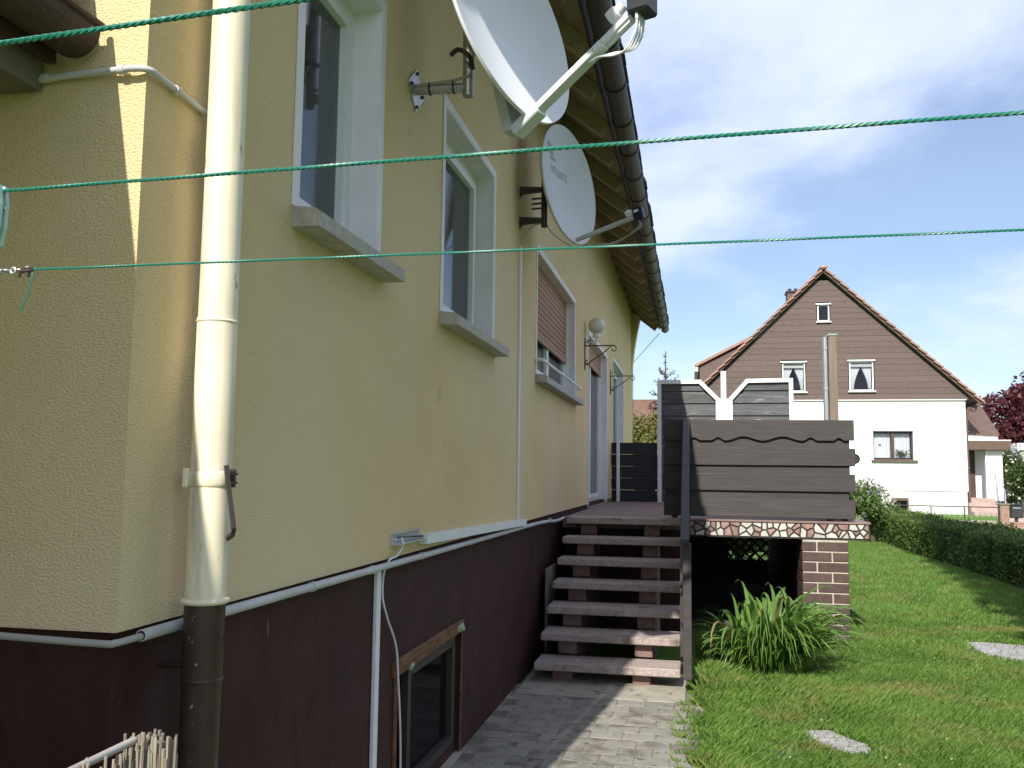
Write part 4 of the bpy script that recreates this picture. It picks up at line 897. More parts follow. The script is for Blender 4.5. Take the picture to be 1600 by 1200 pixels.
# ------------------------------------------------------------------ grass
def grassmat():
    m = leafmat('grass', (.088, .178, .030), (.20, .325, .072), 1.5, .36, .5, spec=.25); t = m.node_tree; l = t.links.new
    cr = [n for n in t.nodes if n.type == 'VALTORGB'][0]; g = [n for n in t.nodes if n.type == 'NEW_GEOMETRY'][0]
    mp = t.nodes.new('ShaderNodeMapping'); mp.inputs['Scale'].default_value = (1, 1.5, 0); l(g.outputs['Position'], mp.inputs[0])
    no = t.nodes.new('ShaderNodeTexNoise'); no.inputs['Scale'].default_value = 1.15; no.inputs['Detail'].default_value = 5; l(mp.outputs[0], no.inputs[0])
    ad = t.nodes.new('ShaderNodeMath'); ad.operation = 'MULTIPLY_ADD'; l(g.outputs['Random Per Island'], ad.inputs[0]); ad.inputs[1].default_value = .14; l(no.outputs[0], ad.inputs[2])
    mr = t.nodes.new('ShaderNodeMapRange'); l(ad.outputs[0], mr.inputs[0]); mr.inputs[1].default_value = .57; mr.inputs[2].default_value = .80; mr.inputs[4].default_value = .85
    mx_ = t.nodes.new('ShaderNodeMix'); mx_.data_type = 'RGBA'; l(mr.outputs[0], mx_.inputs[0]); l(cr.outputs[0], mx_.inputs[6]); mx_.inputs[7].default_value = (.30, .27, .10, 1)
    for n in t.nodes:
        if n.type == 'BSDF_PRINCIPLED': l(mx_.outputs[2], n.inputs['Base Color'])
        if n.type == 'HUE_SAT': l(mx_.outputs[2], n.inputs['Color'])
    return m
M['grass'] = grassmat()
def inpoly(x, y, poly):
    c = np.zeros(len(x), bool); n = len(poly)
    for i in range(n):
        (x0, y0), (x1, y1) = poly[i], poly[(i + 1) % n]
        k = ((y0 > y) != (y1 > y)) & (x < (x1 - x0) * (y - y0) / (y1 - y0 + 1e-12) + x0); c ^= k
    return c
def lumps(x, y, s): return np.sin(x * 2.1 * s + 1.3 * np.sin(y * 1.7 * s)) * np.sin(y * 1.9 * s + 1.1 * np.sin(x * 1.3 * s + 2))
def make_grass(n, y0, y1, hmin, hmax, wmin):
    y = y0 * (y1 / y0) ** rng.random(n); x = 1.0 + rng.random(n) * (.42 * y + 1.6)
    edge = 1.37 + .05 * np.sin(y * 9) + .04 * np.sin(y * 23 + 1)
    ok = (x > np.where(y < 7.5, edge, 1.34))
    ok &= ~((y > 9.55) & (x < 2.85)); ok &= ~((x > 2.35) & (x < 2.83) & (y > 9.38)); ok &= ~((x > 6.0) & (y > 12))
    for i, s in enumerate(stones):
        sh = np.array(s); c = sh.mean(0); k = inpoly(x, y, [tuple(c + (p - c) * .94) for p in sh])
        ok &= ~(k & (rng.random(n) < (.97 if i < 2 else .55)))
    x, y = x[ok], y[ok]; n = len(x)
    lp = lumps(x, y, 1.0) * .5 + lumps(x, y, 2.7) * .5
    near_edge = np.exp(-((x - 1.4) / .22) ** 2) * (y < 9.5); plant = np.exp(-(((x - 1.95) / .8) ** 2 + ((y - 7.3) / .55) ** 2))
    pil = np.exp(-(((x - 2.7) / .4) ** 2 + ((y - 9.4) / .4) ** 2)) * .5
    h = (hmin + (hmax - hmin) * rng.random(n)) * (1 + .35 * lp) * (1 + 1.1 * near_edge + 1.8 * plant + 1.2 * pil)
    a = rng.random(n) * 2 * np.pi; lean = h * rng.uniform(.15, .95, n); la_ = rng.normal(-.6, 1.4, n)
    wd = wmin * rng.uniform(.7, 1.5, n) * (y / y0) ** .45
    bx, by = np.cos(a) * wd, np.sin(a) * wd
    z = np.where(y > 26, .4, 0.)
    v = np.stack([np.stack([x - bx, y - by, z], 1), np.stack([x + bx, y + by, z], 1),
                  np.stack([x + bx * .8 + np.cos(la_) * lean * .4, y + by * .8 + np.sin(la_) * lean * .4, z + h * .62], 1),
                  np.stack([x + np.cos(la_) * lean, y + np.sin(la_) * lean, z + h], 1)], 1).reshape(-1, 3)
    return v, np.arange(4 * n).reshape(n, 4)
va, fa = make_grass(330000, 4.6, 11, .022, .058, .0017); vb, fb = make_grass(120000, 10, 26, .022, .055, .0032)
gv = np.concatenate([va, vb]); gf = np.concatenate([fa, fb + len(va)])
gr = fast_mesh('grass', gv, gf, 'grass'); gr['kind'] = 'stuff'
# small weeds and grass tufts in the paver joints
n = 1500; x = np.where(rng.random(n) < .6, rng.uniform(1.15, 1.42, n), rng.uniform(.02, 1.35, n)); y = 4.4 + np.floor(rng.random(n) * 17) * .161 + rng.normal(0, .008, n); keep = y < 6.75; x, y = x[keep], y[keep]; n = len(x)
a = rng.random(n) * 6.28; h = rng.uniform(.008, .035, n) * np.where(x > 1.2, 1.6, .6)
V = np.stack([np.stack([x - .002, y, 0 * x + .005], 1), np.stack([x + .002, y, 0 * x + .005], 1), np.stack([x + .0015 + np.cos(a) * h * .4, y + np.sin(a) * h * .4, .015 + h * .7], 1), np.stack([x + np.cos(a) * h * .9, y + np.sin(a) * h * .9, .015 + h], 1)], 1).reshape(-1, 3)
wg = fast_mesh('joint_weeds', V, np.arange(4 * n).reshape(n, 4), 'grass'); wg['kind'] = 'stuff'
# daisies
n = 70; y = 4.8 * (22 / 4.8) ** rng.random(n); x = 1.6 + rng.random(n) * (.38 * y + .5); keep = ~((y > 9.3) & (x < 3.1)) & (x < 5.9); x, y = x[keep], y[keep]; n = len(x); s_ = .0045
z = rng.uniform(.05, .085, n)
V = np.stack([np.stack([x - s_, y - s_, z], 1), np.stack([x + s_, y - s_, z + .004], 1), np.stack([x + s_, y + s_, z + .008], 1), np.stack([x - s_, y + s_, z + .003], 1)], 1).reshape(-1, 3)
dz = fast_mesh('daisies', V, np.arange(4 * n).reshape(n, 4), 'bloom_white'); dz['kind'] = 'stuff'

# ------------------------------------------------------------------ daylily clump
random.seed(21)
ly = thing('daylily', 'big clump of arching strap shaped green leaves at the foot of the brick pillar', 'plant', (1.93, 8.02, 0))
lme = []
for k in range(14):
    Ln = random.uniform(.92, 1.12); c0 = random.uniform(1.85, 2.5); up0 = random.uniform(.93, .998); wid = random.uniform(.018, .029); q = MB(); q.smooth = True; m = 9
    px_, pz_ = 0., 0.; ang = math.asin(up0); pts = []
    for i in range(m + 1):
        t_ = i / m; pts.append((px_, pz_, t_)); px_ += math.cos(ang) * Ln / m; pz_ += math.sin(ang) * Ln / m
        ang -= c0 / m * (.12 + 2.4 * t_)
    for (a_, b_, t_) in pts:
        ww = wid * min(1, .55 + 1.6 * t_) * (1 - max(0, t_ - .35) / .65 * .93) if t_ < 1 else .0012
        tw = .9 * math.sin(k) * t_
        q.v += [(a_, -ww * math.cos(tw), b_ + ww * .18 + ww * math.sin(tw)), (a_, 0, b_), (a_, ww * math.cos(tw), b_ + ww * .18 - ww * math.sin(tw))]
    for i in range(m): a_ = 3 * i; q.f += [(a_, a_ + 1, a_ + 4, a_ + 3), (a_ + 1, a_ + 2, a_ + 5, a_ + 4)]
    lme.append(q.mesh('leaf', M['lily']))
def lily_leaf():
    an = random.uniform(0, 2 * math.pi); rr = .24 * math.sqrt(random.random()); an2 = an + random.gauss(0, .65); s_ = random.uniform(.60, 1.12) * (.70 if math.cos(an2) < -.35 else (.88 if math.cos(an2) > .6 else 1))
    return (1.92 + rr * 1.15 * math.cos(an), 7.94 + rr * math.sin(an), -.01), (random.uniform(-.14, .14), random.uniform(-.10, .20), an2), (s_, s_, s_ * random.uniform(.88, 1.08))
ldry = []
for me_ in lme[:4]:
    m2_ = me_.copy(); m2_.materials.clear(); m2_.materials.append(leafmat('lily_dry', (.20, .14, .05), (.32, .25, .10), 5, .2, .7)) if not ldry else m2_.materials.append(ldry[0].materials[0]); ldry.append(m2_)
for k in range(300):
    lc, ro, sc_ = lily_leaf(); inst('leaf', random.choice(ldry if k % 29 == 0 else lme), ly, lc, ro, sc_)
q = MB(); q.smooth = True
from mathutils import Euler
for k in range(480):
    lc, ro, sc_ = lily_leaf(); mt_ = Matrix.LocRotScale(Vector(lc), Euler(ro), Vector(sc_) * .86); me_ = random.choice(lme)
    q.add([mt_ @ v.co for v in me_.vertices], [tuple(p.vertices) for p in me_.polygons])
lm_ = q.build('leaf_mass', leafmat('lily_mass', (.07, .145, .022), (.14, .25, .044), 4, .28, .34, spec=.5), ly); lm_['kind'] = 'stuff'

# ------------------------------------------------------------------ hedge, shrubs, trees
hd = thing('hedge', 'low clipped dark green hedge along the right side of the lawn', 'hedge', (6.6, 19, 0))
def hx(y): return 6.02 + .10 * np.sin(y * .5)
q = MB()
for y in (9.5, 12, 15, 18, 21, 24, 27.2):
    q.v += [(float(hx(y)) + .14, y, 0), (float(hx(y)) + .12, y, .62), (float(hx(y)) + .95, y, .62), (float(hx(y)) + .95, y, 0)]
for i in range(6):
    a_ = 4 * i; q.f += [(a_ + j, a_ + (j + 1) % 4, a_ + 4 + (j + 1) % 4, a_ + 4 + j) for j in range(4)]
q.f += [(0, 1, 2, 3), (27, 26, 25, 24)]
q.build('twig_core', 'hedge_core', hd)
n = 42000; y = rng.uniform(9.4, 27.3, n); side = rng.random(n)
u = rng.random(n); x = np.where(side < .5, hx(y) + .10 + rng.normal(0, .05, n), hx(y) + .08 + u * .95); z = np.where(side < .5, .02 + u * .72, .70 + rng.normal(0, .035, n))
bumpy = .07 * np.sin(y * 2.3) * np.sin(y * .9 + 1) + .04 * np.sin(y * 7.1 + x * 5); x = x + np.where(side < .5, bumpy, 0); z = np.where(side < .5, z, z + bumpy * .6 - .06 * (np.abs(u - .5) > .42))
ow = np.zeros((n, 3)); ow[:, 0] = np.where(side < .5, -1.2, 0); ow[:, 2] = np.where(side < .5, 0, 1.2)
V, F = leaves(np.stack([x, y, z], 1), .055, .62, outward=ow); fast_mesh('foliage', V, F, 'hedge', hd)
def crown(parent, centre, rad, n, size, m_, clumps=14, seed=1, name='crown', squash=1., hollow=.35, aspect=.62):
    r_ = np.random.default_rng(seed); cs = r_.normal(size=(clumps, 3)); cs /= np.linalg.norm(cs, axis=1)[:, None]; cs *= r_.uniform(.35, .85, (clumps, 1))
    k = r_.integers(0, clumps, n); d = r_.normal(size=(n, 3)); d /= np.linalg.norm(d, axis=1)[:, None]
    rad_c = r_.uniform(.24, .46, clumps)[k][:, None]; p = cs[k] + d * rad_c * (hollow + (1 - hollow) * r_.random((n, 1)) ** .5)
    p = p * np.array(rad) + np.array(centre)
    V, F = leaves(p, size, aspect, outward=d * .8 * np.array((1, 1, squash))); return fast_mesh(name, V, F, m_, parent)
def trunk(parent, base, top, r0, r1, limbs, seed, name='trunk'):
    r_ = random.Random(seed); B, T = Vector(base), Vector(top); q = MB(); q.smooth = True
    q.tube([B, B.lerp(T, .5) + Vector((r_.uniform(-.1, .1), r_.uniform(-.1, .1), 0)) * r0 * 6, T], r0, n=8, r2=r1)
    for k in range(limbs):
        s = B.lerp(T, r_.uniform(.45, .98)); L_ = (T - B).length * r_.uniform(.35, .65); a = r_.uniform(0, 6.28)
        q.tube([s, s + Vector((math.cos(a) * L_ * .4, math.sin(a) * L_ * .4, L_ * .4)), s + Vector((math.cos(a) * L_ * .7, math.sin(a) * L_ * .7, L_ * .85))], r1 * .8, n=6, r2=r1 * .25)
    return q.build(name, 'bark', parent)
t = thing('lilac_bush', 'lilac bush with pale purple flower heads beside the parapet end', 'bush', (5.75, 24.2, 0))
trunk(t, (5.75, 24.3, 0), (5.7, 24.3, .8), .06, .04, 7, 3, 'stems')
crown(t, (5.7, 24.2, 1.12), (.78, .8, .72), 5200, .085, 'lilac', 16, 5)
for k, (dx_, dz_) in enumerate(((-.18, .48), (.06, .36), (-.06, .42), (.32, .05), (.40, -.12), (-.35, -.05), (-.28, -.48), (.1, .1), (-.36, .26), (.16, .30), (-.12, .15))):
    n = 30; P = rng.normal(size=(n, 3)) * np.array((.05, .05, .075)) + np.array((5.7 + dx_, 24.2 - .55 + .12 * abs(dx_), 1.12 + dz_))
    V, F = leaves(P, .04, .9); fast_mesh('blossom', V, F, 'lilac_bloom', t)
t = thing('copper_beech', 'dark red leaved tree beyond the white house at the right edge', 'tree', (15.6, 42, .4))
trunk(t, (15.6, 42, .4), (15.7, 42, 4), .22, .12, 9, 8); crown(t, (15.9, 42, 4.1), (2.7, 2.6, 2.35), 15000, .19, 'red_leaf', 30, 9)
t = thing('flowering_bush', 'green bush speckled with white blossom below the red leaved tree', 'bush', (13.1, 36.5, .4))
trunk(t, (13.1, 36.5, .4), (13.1, 36.5, 1.2), .07, .05, 6, 4, 'stems'); crown(t, (13.0, 36.5, 1.75), (.85, .8, 1.35), 5000, .11, 'bush', 18, 21)
P = rng.normal(size=(260, 3)); P /= np.linalg.norm(P, axis=1)[:, None]; P = P * np.array((.86, .8, 1.3)) * rng.uniform(.8, 1.05, (260, 1)) + np.array((13.0, 36.4, 1.7)); V, F = leaves(P, .10, .9); fast_mesh('blossom', V, F, 'bloom_white', t)
# spruce with a bare leader between the house and the screen
def spruce(base, H, reach, lab, seed):
    r_ = random.Random(seed); t = thing('spruce_tree', lab, 'tree', base); B = Vector(base); q = MB(); q.smooth = True
    q.tube([B, B + Vector((0, 0, H * .6)), B + Vector((0, 0, H))], .07, n=7, r2=.008); tips = []
    z = .5
    while z < H - .42:
        f = (H - z) / H; Lb = reach * (f ** .8) + .12; nb = 6 if f > .15 else 5
        for k in range(nb):
            a = r_.uniform(0, 6.28); up = .75 if f < .22 else (.30 if f < .45 else .05); L_ = Lb * r_.uniform(.7, 1.15)
            d = Vector((math.cos(a), math.sin(a), up)).normalized(); s = B + Vector((0, 0, z + r_.uniform(-.08, .08))); e = s + d * L_ + Vector((0, 0, -.10 * L_ * f)); m_ = s.lerp(e, .55) - Vector((0, 0, .05 * L_))
            q.tube([s, m_, e], .013, n=5, r2=.005)
            cnt = int(L_ * (70 if f > .3 else 38)) + 6
            for i in range(cnt):
                u = r_.uniform(.12, 1); tips.append((s.lerp(m_, u / .55) if u < .55 else m_.lerp(e, (u - .55) / .45)) + Vector((r_.gauss(0, 1), r_.gauss(0, 1), r_.gauss(0, .6))) * (.018 + .06 * f * u))
        z += .30 if f > .3 else .26
    for i in range(30): tips.append(B + Vector((0, 0, H - .02 - i * .018)) + Vector((r_.gauss(0, .01), r_.gauss(0, .01), 0)))
    q.build('trunk', 'bark', t); V, F = leaves(np.array([tuple(p) for p in tips]), .075, .30, up=.5); fast_mesh('crown', V, F, 'spruce', t); return t
spruce((.66, 22, 0), 4.66, .95, 'young spruce with a thin bare leader between the yellow house and the screens', 5)
t = thing('garden_shrub', 'yellowish green shrub behind the back panel beside the house corner', 'bush', (.15, 25, 0))
trunk(t, (.15, 25, 0), (.15, 25, 1.5), .07, .05, 7, 11, 'stems'); crown(t, (.1, 25, 2.35), (1.25, .9, 1.35), 7500, .10, 'shrub_yellow', 22, 31)
t = thing('garden_shrub', 'green shrub seen through the lattice under the terrace', 'bush', (2.1, 17.5, 0))
trunk(t, (2.1, 17.5, 0), (2.1, 17.5, .4), .05, .03, 6, 12, 'stems'); crown(t, (2.0, 17.5, .62), (1.0, .7, .6), 4200, .08, 'bush', 18, 33)
# tall columnar poplar right of the viewer, its shade falls across the hedge
t = thing('poplar_tree', 'tall columnar poplar at the right of the garden shading the hedge', 'tree', (5.85, 3.0, 0))
trunk(t, (5.85, 3.0, 0), (5.85, 3.0, 16.5), .28, .05, 0, 14)
n = 26000; z = .6 + 17.4 * rng.random(n); a = rng.random(n) * 6.283; rr = 2.12 * np.minimum(1, (z - .2) / 1.2) * np.minimum(1, ((18.4 - z) / 3.0)) ** .7 * np.sqrt(rng.random(n)) * (1 + .05 * np.sin(z * 3 + a * 3))
V, F = leaves(np.stack([5.85 + rr * np.cos(a), 3.0 + rr * np.sin(a), z], 1), .26, .8); fast_mesh('crown', V, F, 'poplar', t)

# ------------------------------------------------------------------ the white house with brown gable
HY = 33.0
wh = thing('white_house', 'white house with brown slate clad gable and red roof edges beyond the hedge', 'house', (5.9, 38, .4))
apx, apz = 5.87, 8.86; rx, rz = 10.83, 4.16; lx, lz = 1.05, 4.16
mR = (apz - rz) / (rx - apx); mL = (apz - lz) / (apx - lx)
gR = lambda x: apz - (x - apx) * mR
gL = lambda x: apz - (apx - x) * mL
WX0, WX1 = 1.40, 10.42
winsU = [(4.42, 5.20, 4.62, 5.66), (6.68, 7.48, 4.64, 5.68)]; winS = (5.66, 6.06, 7.12, 7.72); winB = (7.42, 8.72, 2.24, 3.24)
# wall as one solid behind the cladding, window recesses built as frames on it
def facade(x0, x1, z0, z1, hs, y0, y1, name, m_):
    xb = sorted({x0, x1} | {h[0] for h in hs} | {h[1] for h in hs}); zb_ = sorted({z0, z1} | {h[2] for h in hs} | {h[3] for h in hs})
    bm = bmesh.new(); V_ = {}
    def v(a, b):
        if (a, b) not in V_: V_[(a, b)] = bm.verts.new((a, y0, b))
        return V_[(a, b)]
    for i in range(len(xb) - 1):
        for j in range(len(zb_) - 1):
            cx_, cz_ = (xb[i] + xb[i + 1]) / 2, (zb_[j] + zb_[j + 1]) / 2
            if any(h[0] < cx_ < h[1] and h[2] < cz_ < h[3] for h in hs): continue
            bm.faces.new([v(xb[i], zb_[j]), v(xb[i + 1], zb_[j]), v(xb[i + 1], zb_[j + 1]), v(xb[i], zb_[j + 1])])
    r = bmesh.ops.extrude_face_region(bm, geom=bm.faces[:]); bmesh.ops.translate(bm, verts=[q for q in r['geom'] if isinstance(q, bmesh.types.BMVert)], vec=(0, y1 - y0, 0))
    bm.verts.index_update(); mb = MB().add([q.co.copy() for q in bm.verts], [[q.index for q in f.verts] for f in bm.faces]); bm.free(); return mb.build(name, m_, wh)
facade(WX0, WX1, 1.20, 4.30, [winB], HY, HY + .35, 'wall', 'house_white')
MB().box(WX0 + .03, WX1 - .03, HY + .03, HY + .35, .0, 1.198).build('base', 'house_base', wh)
MB().box(WX1 - .35, WX1, HY + .352, HY + 9, 0, 4.3).build('side_wall', 'house_white', wh); MB().box(WX0, WX0 + .35, HY + .352, HY + 9, 0, 4.3).build('side_wall', 'house_white', wh)
MB().box(WX0 + .36, WX1 - .36, HY + 1.2, HY + 1.4, 0, 4.28).build('inner_wall', 'dark', wh)
# gable board courses, split round the windows, board by board
z = 4.33; ch = .205; hsU = winsU + [winS]
while z < apz - .3:
    z1 = min(z + ch, apz - .28)
    def xl(zq): return apx - (apz - .06 - zq) / mL + .02
    def xr(zq): return apx + (apz - .06 - zq) / mR - .02
    segs = [(None, None)]; cutsx = []
    for h in hsU:
        if h[2] < z1 - .02 and h[3] > z + .02: cutsx.append((h[0] - .03, h[1] + .03))
    cutsx.sort(); st_ = [None] + [c_[1] for c_ in cutsx]; en = [c_[0] for c_ in cutsx] + [None]
    for a_, b_ in zip(st_, en):
        p0, p3 = (xl(z), xl(z1)) if a_ is None else (a_, a_); p1, p2 = (xr(z), xr(z1)) if b_ is None else (b_, b_)
        yo = HY - .055; q = MB(); q.add([(p0, yo, z), (p1, yo, z), (p2, yo + .010, z1 + .012), (p3, yo + .010, z1 + .012), (p0, HY + .04, z), (p1, HY + .04, z), (p2, HY + .04, z1 + .012), (p3, HY + .04, z1 + .012)],
                                        [(0, 1, 2, 3), (7, 6, 5, 4), (0, 4, 5, 1), (1, 5, 6, 2), (2, 6, 7, 3), (3, 7, 4, 0)]); q.build('siding_board', 'siding', wh)
    z += ch
# backing behind the boards, leaving the window openings
q = MB().box(3.2, 8.6, HY + .9, HY + 1.0, 4.302, 5.9); q.build('gable_backing', 'dark', wh)
MB().prism([(3.2, 6.0), (8.55, 6.0), (6.6, 7.95), (5.1, 7.95)], HY + .45, HY + .5).build('gable_backing', 'dark', wh)
MB().box(1.2, WX1 + .03, HY - .075, HY - .002, 4.302, 4.328).build('trim_strip', 'white_paint', wh)
# roof slabs with pale red tiles shown along the verge
def roofslab(x0, z0, x1, z1, y0, y1, th, name, m_, par):
    d = Vector((x1 - x0, z1 - z0)).normalized(); nrm = Vector((-d.y, d.x)) * th
    if nrm.y < 0: nrm = -nrm
    return MB().prism([(x0, z0), (x1, z1), (x1 + nrm.x, z1 + nrm.y), (x0 + nrm.x, z0 + nrm.y)], y0, y1).build(name, m_, par)
rf = roofslab(apx, apz, rx, rz, HY - .22, HY + 9.2, .10, 'roof', 'fascia', wh); rf2 = roofslab(apx, apz, lx, lz, HY - .22, HY + 9.2, .10, 'roof', 'fascia', wh)
def verge(x0, z0, x1, z1, par, lift=.105):
    d = Vector((x1 - x0, z1 - z0)); Ln = d.length; d.normalize(); nrm = Vector((-d.y, d.x)); nrm = nrm if nrm.y > 0 else -nrm; k = int(Ln / .33)
    for i in range(k):
        for dy in (0,):
            a_ = Vector((x0, z0)) + d * (i * Ln / k) + nrm * lift; b_ = Vector((x0, z0)) + d * ((i + 1.08) * Ln / k) + nrm * (lift + .0)
            MB().prism([tuple(a_ + nrm * .02), tuple(b_ + nrm * .055), tuple(b_ + nrm * .0), tuple(a_ - nrm * .045)], HY - .30 + dy, HY + .25 + dy).build('verge_tile', 'tile_red', par)
verge(apx, apz, rx, rz, rf); verge(apx, apz, lx, lz, rf2)
for (x0, z0, x1, z1) in ((apx + .1, apz + .12, rx + .07, rz + .11), (apx - .1, apz + .12, lx - .07, lz + .11)):
    roofslab(x0, z0, x1, z1, HY + .252, HY + 9.25, .04, 'tile_field', 'tile_red', rf)
bbox(apx - .13, apx + .13, HY - .32, HY + 9.25, apz + .10, apz + .235, b=.05).build('ridge_tile', 'tile_red', rf)
MB().box(4.95, 5.5, HY + 3.0, HY + 3.6, 7.4, 8.80).build('chimney', 'siding', rf2); MB().box(4.90, 5.55, HY + 2.95, HY + 3.65, 8.802, 8.86).build('chimney_cap', 'lnb', rf2)
for x in (5.07, 5.3): tube([(x, HY + 3.3, 8.86), (x, HY + 3.3, 9.0)], .07, n=10).build('chimney_pot', 'dark_metal', rf2)
# long dormer on the left slope
roofslab(3.62, 6.72, 1.42, 5.60, HY + .3, HY + 7, .09, 'dormer_roof', 'tile_red', wh)
MB().prism([(1.55, 4.4), (1.55, 5.60), (3.52, 6.60), (3.52, 4.4)], HY + .42, HY + .52).build('dormer_cheek', 'siding', wh)
MB().box(1.36, 1.50, HY + .3, HY + 7, 5.42, 5.585).build('dormer_gutter', 'galv', wh)
def far_window(h, y, m_, bars, name='window', cur=True, lint=True):
    x0, x1, z0, z1 = h; wd = .040; q = MB(); yy0, yy1 = y + .02, y + .09
    q.box(x0, x0 + wd, yy0, yy1, z0, z1).box(x1 - wd, x1, yy0, yy1, z0, z1).box(x0 + wd, x1 - wd, yy0, yy1, z0, z0 + wd).box(x0 + wd, x1 - wd, yy0, yy1, z1 - wd, z1)
    wn = q.build(name, m_, wh)
    for b in bars: MB().box(b - .05, b + .05, yy0 - .005, yy1 - .002, z0 + wd, z1 - wd).build('mullion', m_, wn)
    MB().box(x0 + wd, x1 - wd, y + .06, y + .064, z0 + wd, z1 - wd).build('pane', 'glass_clear', wn); return wn
for h in winsU:
    wn = far_window(h, HY - .06, 'white_paint', []); x0, x1, z0, z1 = h
    MB().box(x0 - .06, x1 + .06, HY - .11, HY - .057, z1 + .002, z1 + .05).build('head_trim', 'white_paint', wn); MB().box(x0 - .06, x1 + .06, HY - .13, HY - .057, z0 - .05, z0 - .002).build('sill', 'white_paint', wn)
    MB().box(x0 + .05, x1 - .05, HY + .02, HY + .06, z1 - .19, z1 - .056).build('blind_box', 'plastic_grey', wn)
    xm = (x0 + x1) / 2
    for sgn in (-1, 1):
        q = MB(); q.smooth = True; nn = 14
        for j in range(6):
            tt = j / 5
            for i in range(nn + 1):
                e0, e1 = (x0 + .06, xm - .02 - .22 * math.sin(tt * 1.5)) if sgn < 0 else (xm + .02 + .22 * math.sin(tt * 1.5), x1 - .06)
                q.v.append((e0 + (e1 - e0) * i / nn, HY + .10 + .02 * math.sin(i * 2.1), z1 - .2 - (z1 - z0 - .28) * tt))
        for j in range(5):
            for i in range(nn): a_ = j * (nn + 1) + i; q.f.append((a_, a_ + 1, a_ + nn + 2, a_ + nn + 1))
        q.build('curtain', 'curtain_white', wn)
wn = far_window(winS, HY - .06, 'white_paint', []); MB().box(winS[0] - .06, winS[1] + .06, HY - .11, HY - .057, winS[3] + .002, winS[3] + .045).build('head_trim', 'white_paint', wn); MB().box(winS[0] - .05, winS[1] + .05, HY - .12, HY - .057, winS[2] - .045, winS[2] - .002).build('sill', 'white_paint', wn)
wn = far_window(winB, HY + .06, 'frame_brown', [(winB[0] + winB[1]) / 2]); MB().box(winB[0] - .08, winB[1] + .12, HY - .09, HY + .055, winB[2] - .06, winB[2] - .002).build('sill', 'fascia', wn)
MB().box(winB[0] - .03, winB[1] + .03, HY - .03, HY - .001, winB[3] + .002, winB[3] + .09).build('shutter_box', 'white', wn)
for (a_, b_) in ((winB[0] + .06, winB[0] + .60), (winB[0] + .72, winB[1] - .06)):
    q = MB(); q.smooth = True; nn = 30
    for zq in (winB[2] + .08, winB[3] - .08):
        for i in range(nn + 1): q.v.append((a_ + (b_ - a_) * i / nn, HY + .24 + .02 * math.sin(i * 1.3), zq))
    for i in range(nn): q.f.append((i, i + 1, i + nn + 2, i + nn + 1))
    q.build('curtain', 'curtain_white', wn)
MB().box(winB[0] + .2, winB[0] + .3, HY + .16, HY + .2, winB[2] + .55, winB[2] + .75).build('hanging_lamp', 'white', wn)
V, F = leaves(rng.normal(size=(150, 3)) * np.array((.10, .03, .05)) + np.array((winB[0] + .95, HY + .15, winB[2] + .22)), .07, .7); fast_mesh('pot_plant', V, F, 'bush', wn)
cw = bbox(7.95, 8.5, HY - .08, HY + .02, .60, .95, b=.02).build('cellar_window', 'fascia', wh); MB().box(8.02, 8.44, HY - .088, HY - .082, .62, .86).build('pane', 'glass_dark', cw)
# eave ends, entrance annex with canopy, door, column and steps
tube([(rx - .04, HY - .2, rz - .02), (rx - .04, HY + 9, rz - .02)], .07, n=10).build('gutter', 'fascia', wh)
pathtube([(rx - .04, HY + .1, rz - .06), (rx - .12, HY + .1, rz - .22), (WX1 + .06, HY + .1, rz - .42), (WX1 + .06, HY + .1, .5)], .045, 8).build('downpipe', 'fascia', wh)
roofslab(12.25, 4.35, 10.45, 4.35, HY + 2.4, HY + 2.42, .02, 'annex_ridge', 'fascia', wh)
MB().add([(WX1, HY + 1.0, 3.25), (11.75, HY + 1.0, 3.22), (11.75, HY + 3.4, 4.62), (WX1, HY + 3.4, 4.62), (WX1, HY + 1.0, 3.15), (11.75, HY + 1.0, 3.12), (11.75, HY + 3.4, 4.5), (WX1, HY + 3.4, 4.5)], [(0, 1, 2, 3), (7, 6, 5, 4), (0, 4, 5, 1), (1, 5, 6, 2), (2, 6, 7, 3), (3, 7, 4, 0)]).build('annex_roof', 'fascia', wh)
MB().box(WX1 + .002, 11.72, HY + 1.05, HY + 1.15, 2.96, 3.12).build('fascia_board', 'white_paint', wh)
MB().box(WX1 + .002, 11.72, HY + 1.3, HY + 3.3, .4, 2.95).build('annex_wall', 'house_white', wh)
MB().box(WX1 + .002, 11.85, HY + .2, HY + 1.29, 2.62, 2.92).build('canopy', 'fascia', wh); MB().box(WX1 + .002, 11.87, HY + .18, HY + 1.29, 2.922, 2.96).build('canopy_edge', 'white_paint', wh)
dr = MB().box(10.55, 11.0, HY + 1.22, HY + 1.298, .98, 2.6).build('door', 'frame_brown', wh)
MB().box(11.12, 11.65, HY + .45, HY + .6, .9, 2.6).build('column', 'house_white', wh)
for k in range(4): MB().box(WX1 + .002, 11.35, HY + .35 - k * .3, HY + .65 - k * .3 - .002 if k else HY + 1.2, .4, .98 - k * .15).build('step', 'pink_paving', wh)
for (x, y0_, y1_) in ((11.4, HY - .5, HY + .5),):
    tube([(x, y1_, 1.85), (x, y0_, 1.25), (x, y0_, .5)], .018, n=6).build('handrail', 'steel', wh); tube([(x, y1_, 1.5), (x, y0_ + .1, .95)], .012, n=6).build('handrail', 'steel', wh); tube([(x, y1_, 1.85), (x, y1_, .9)], .014, n=6).build('handrail', 'steel', wh)
tube([(9.9, HY - .2, 2.0), (10.42, HY - .2, 2.0)], .006, n=5).build('antenna_stub', 'plastic_grey', wh)
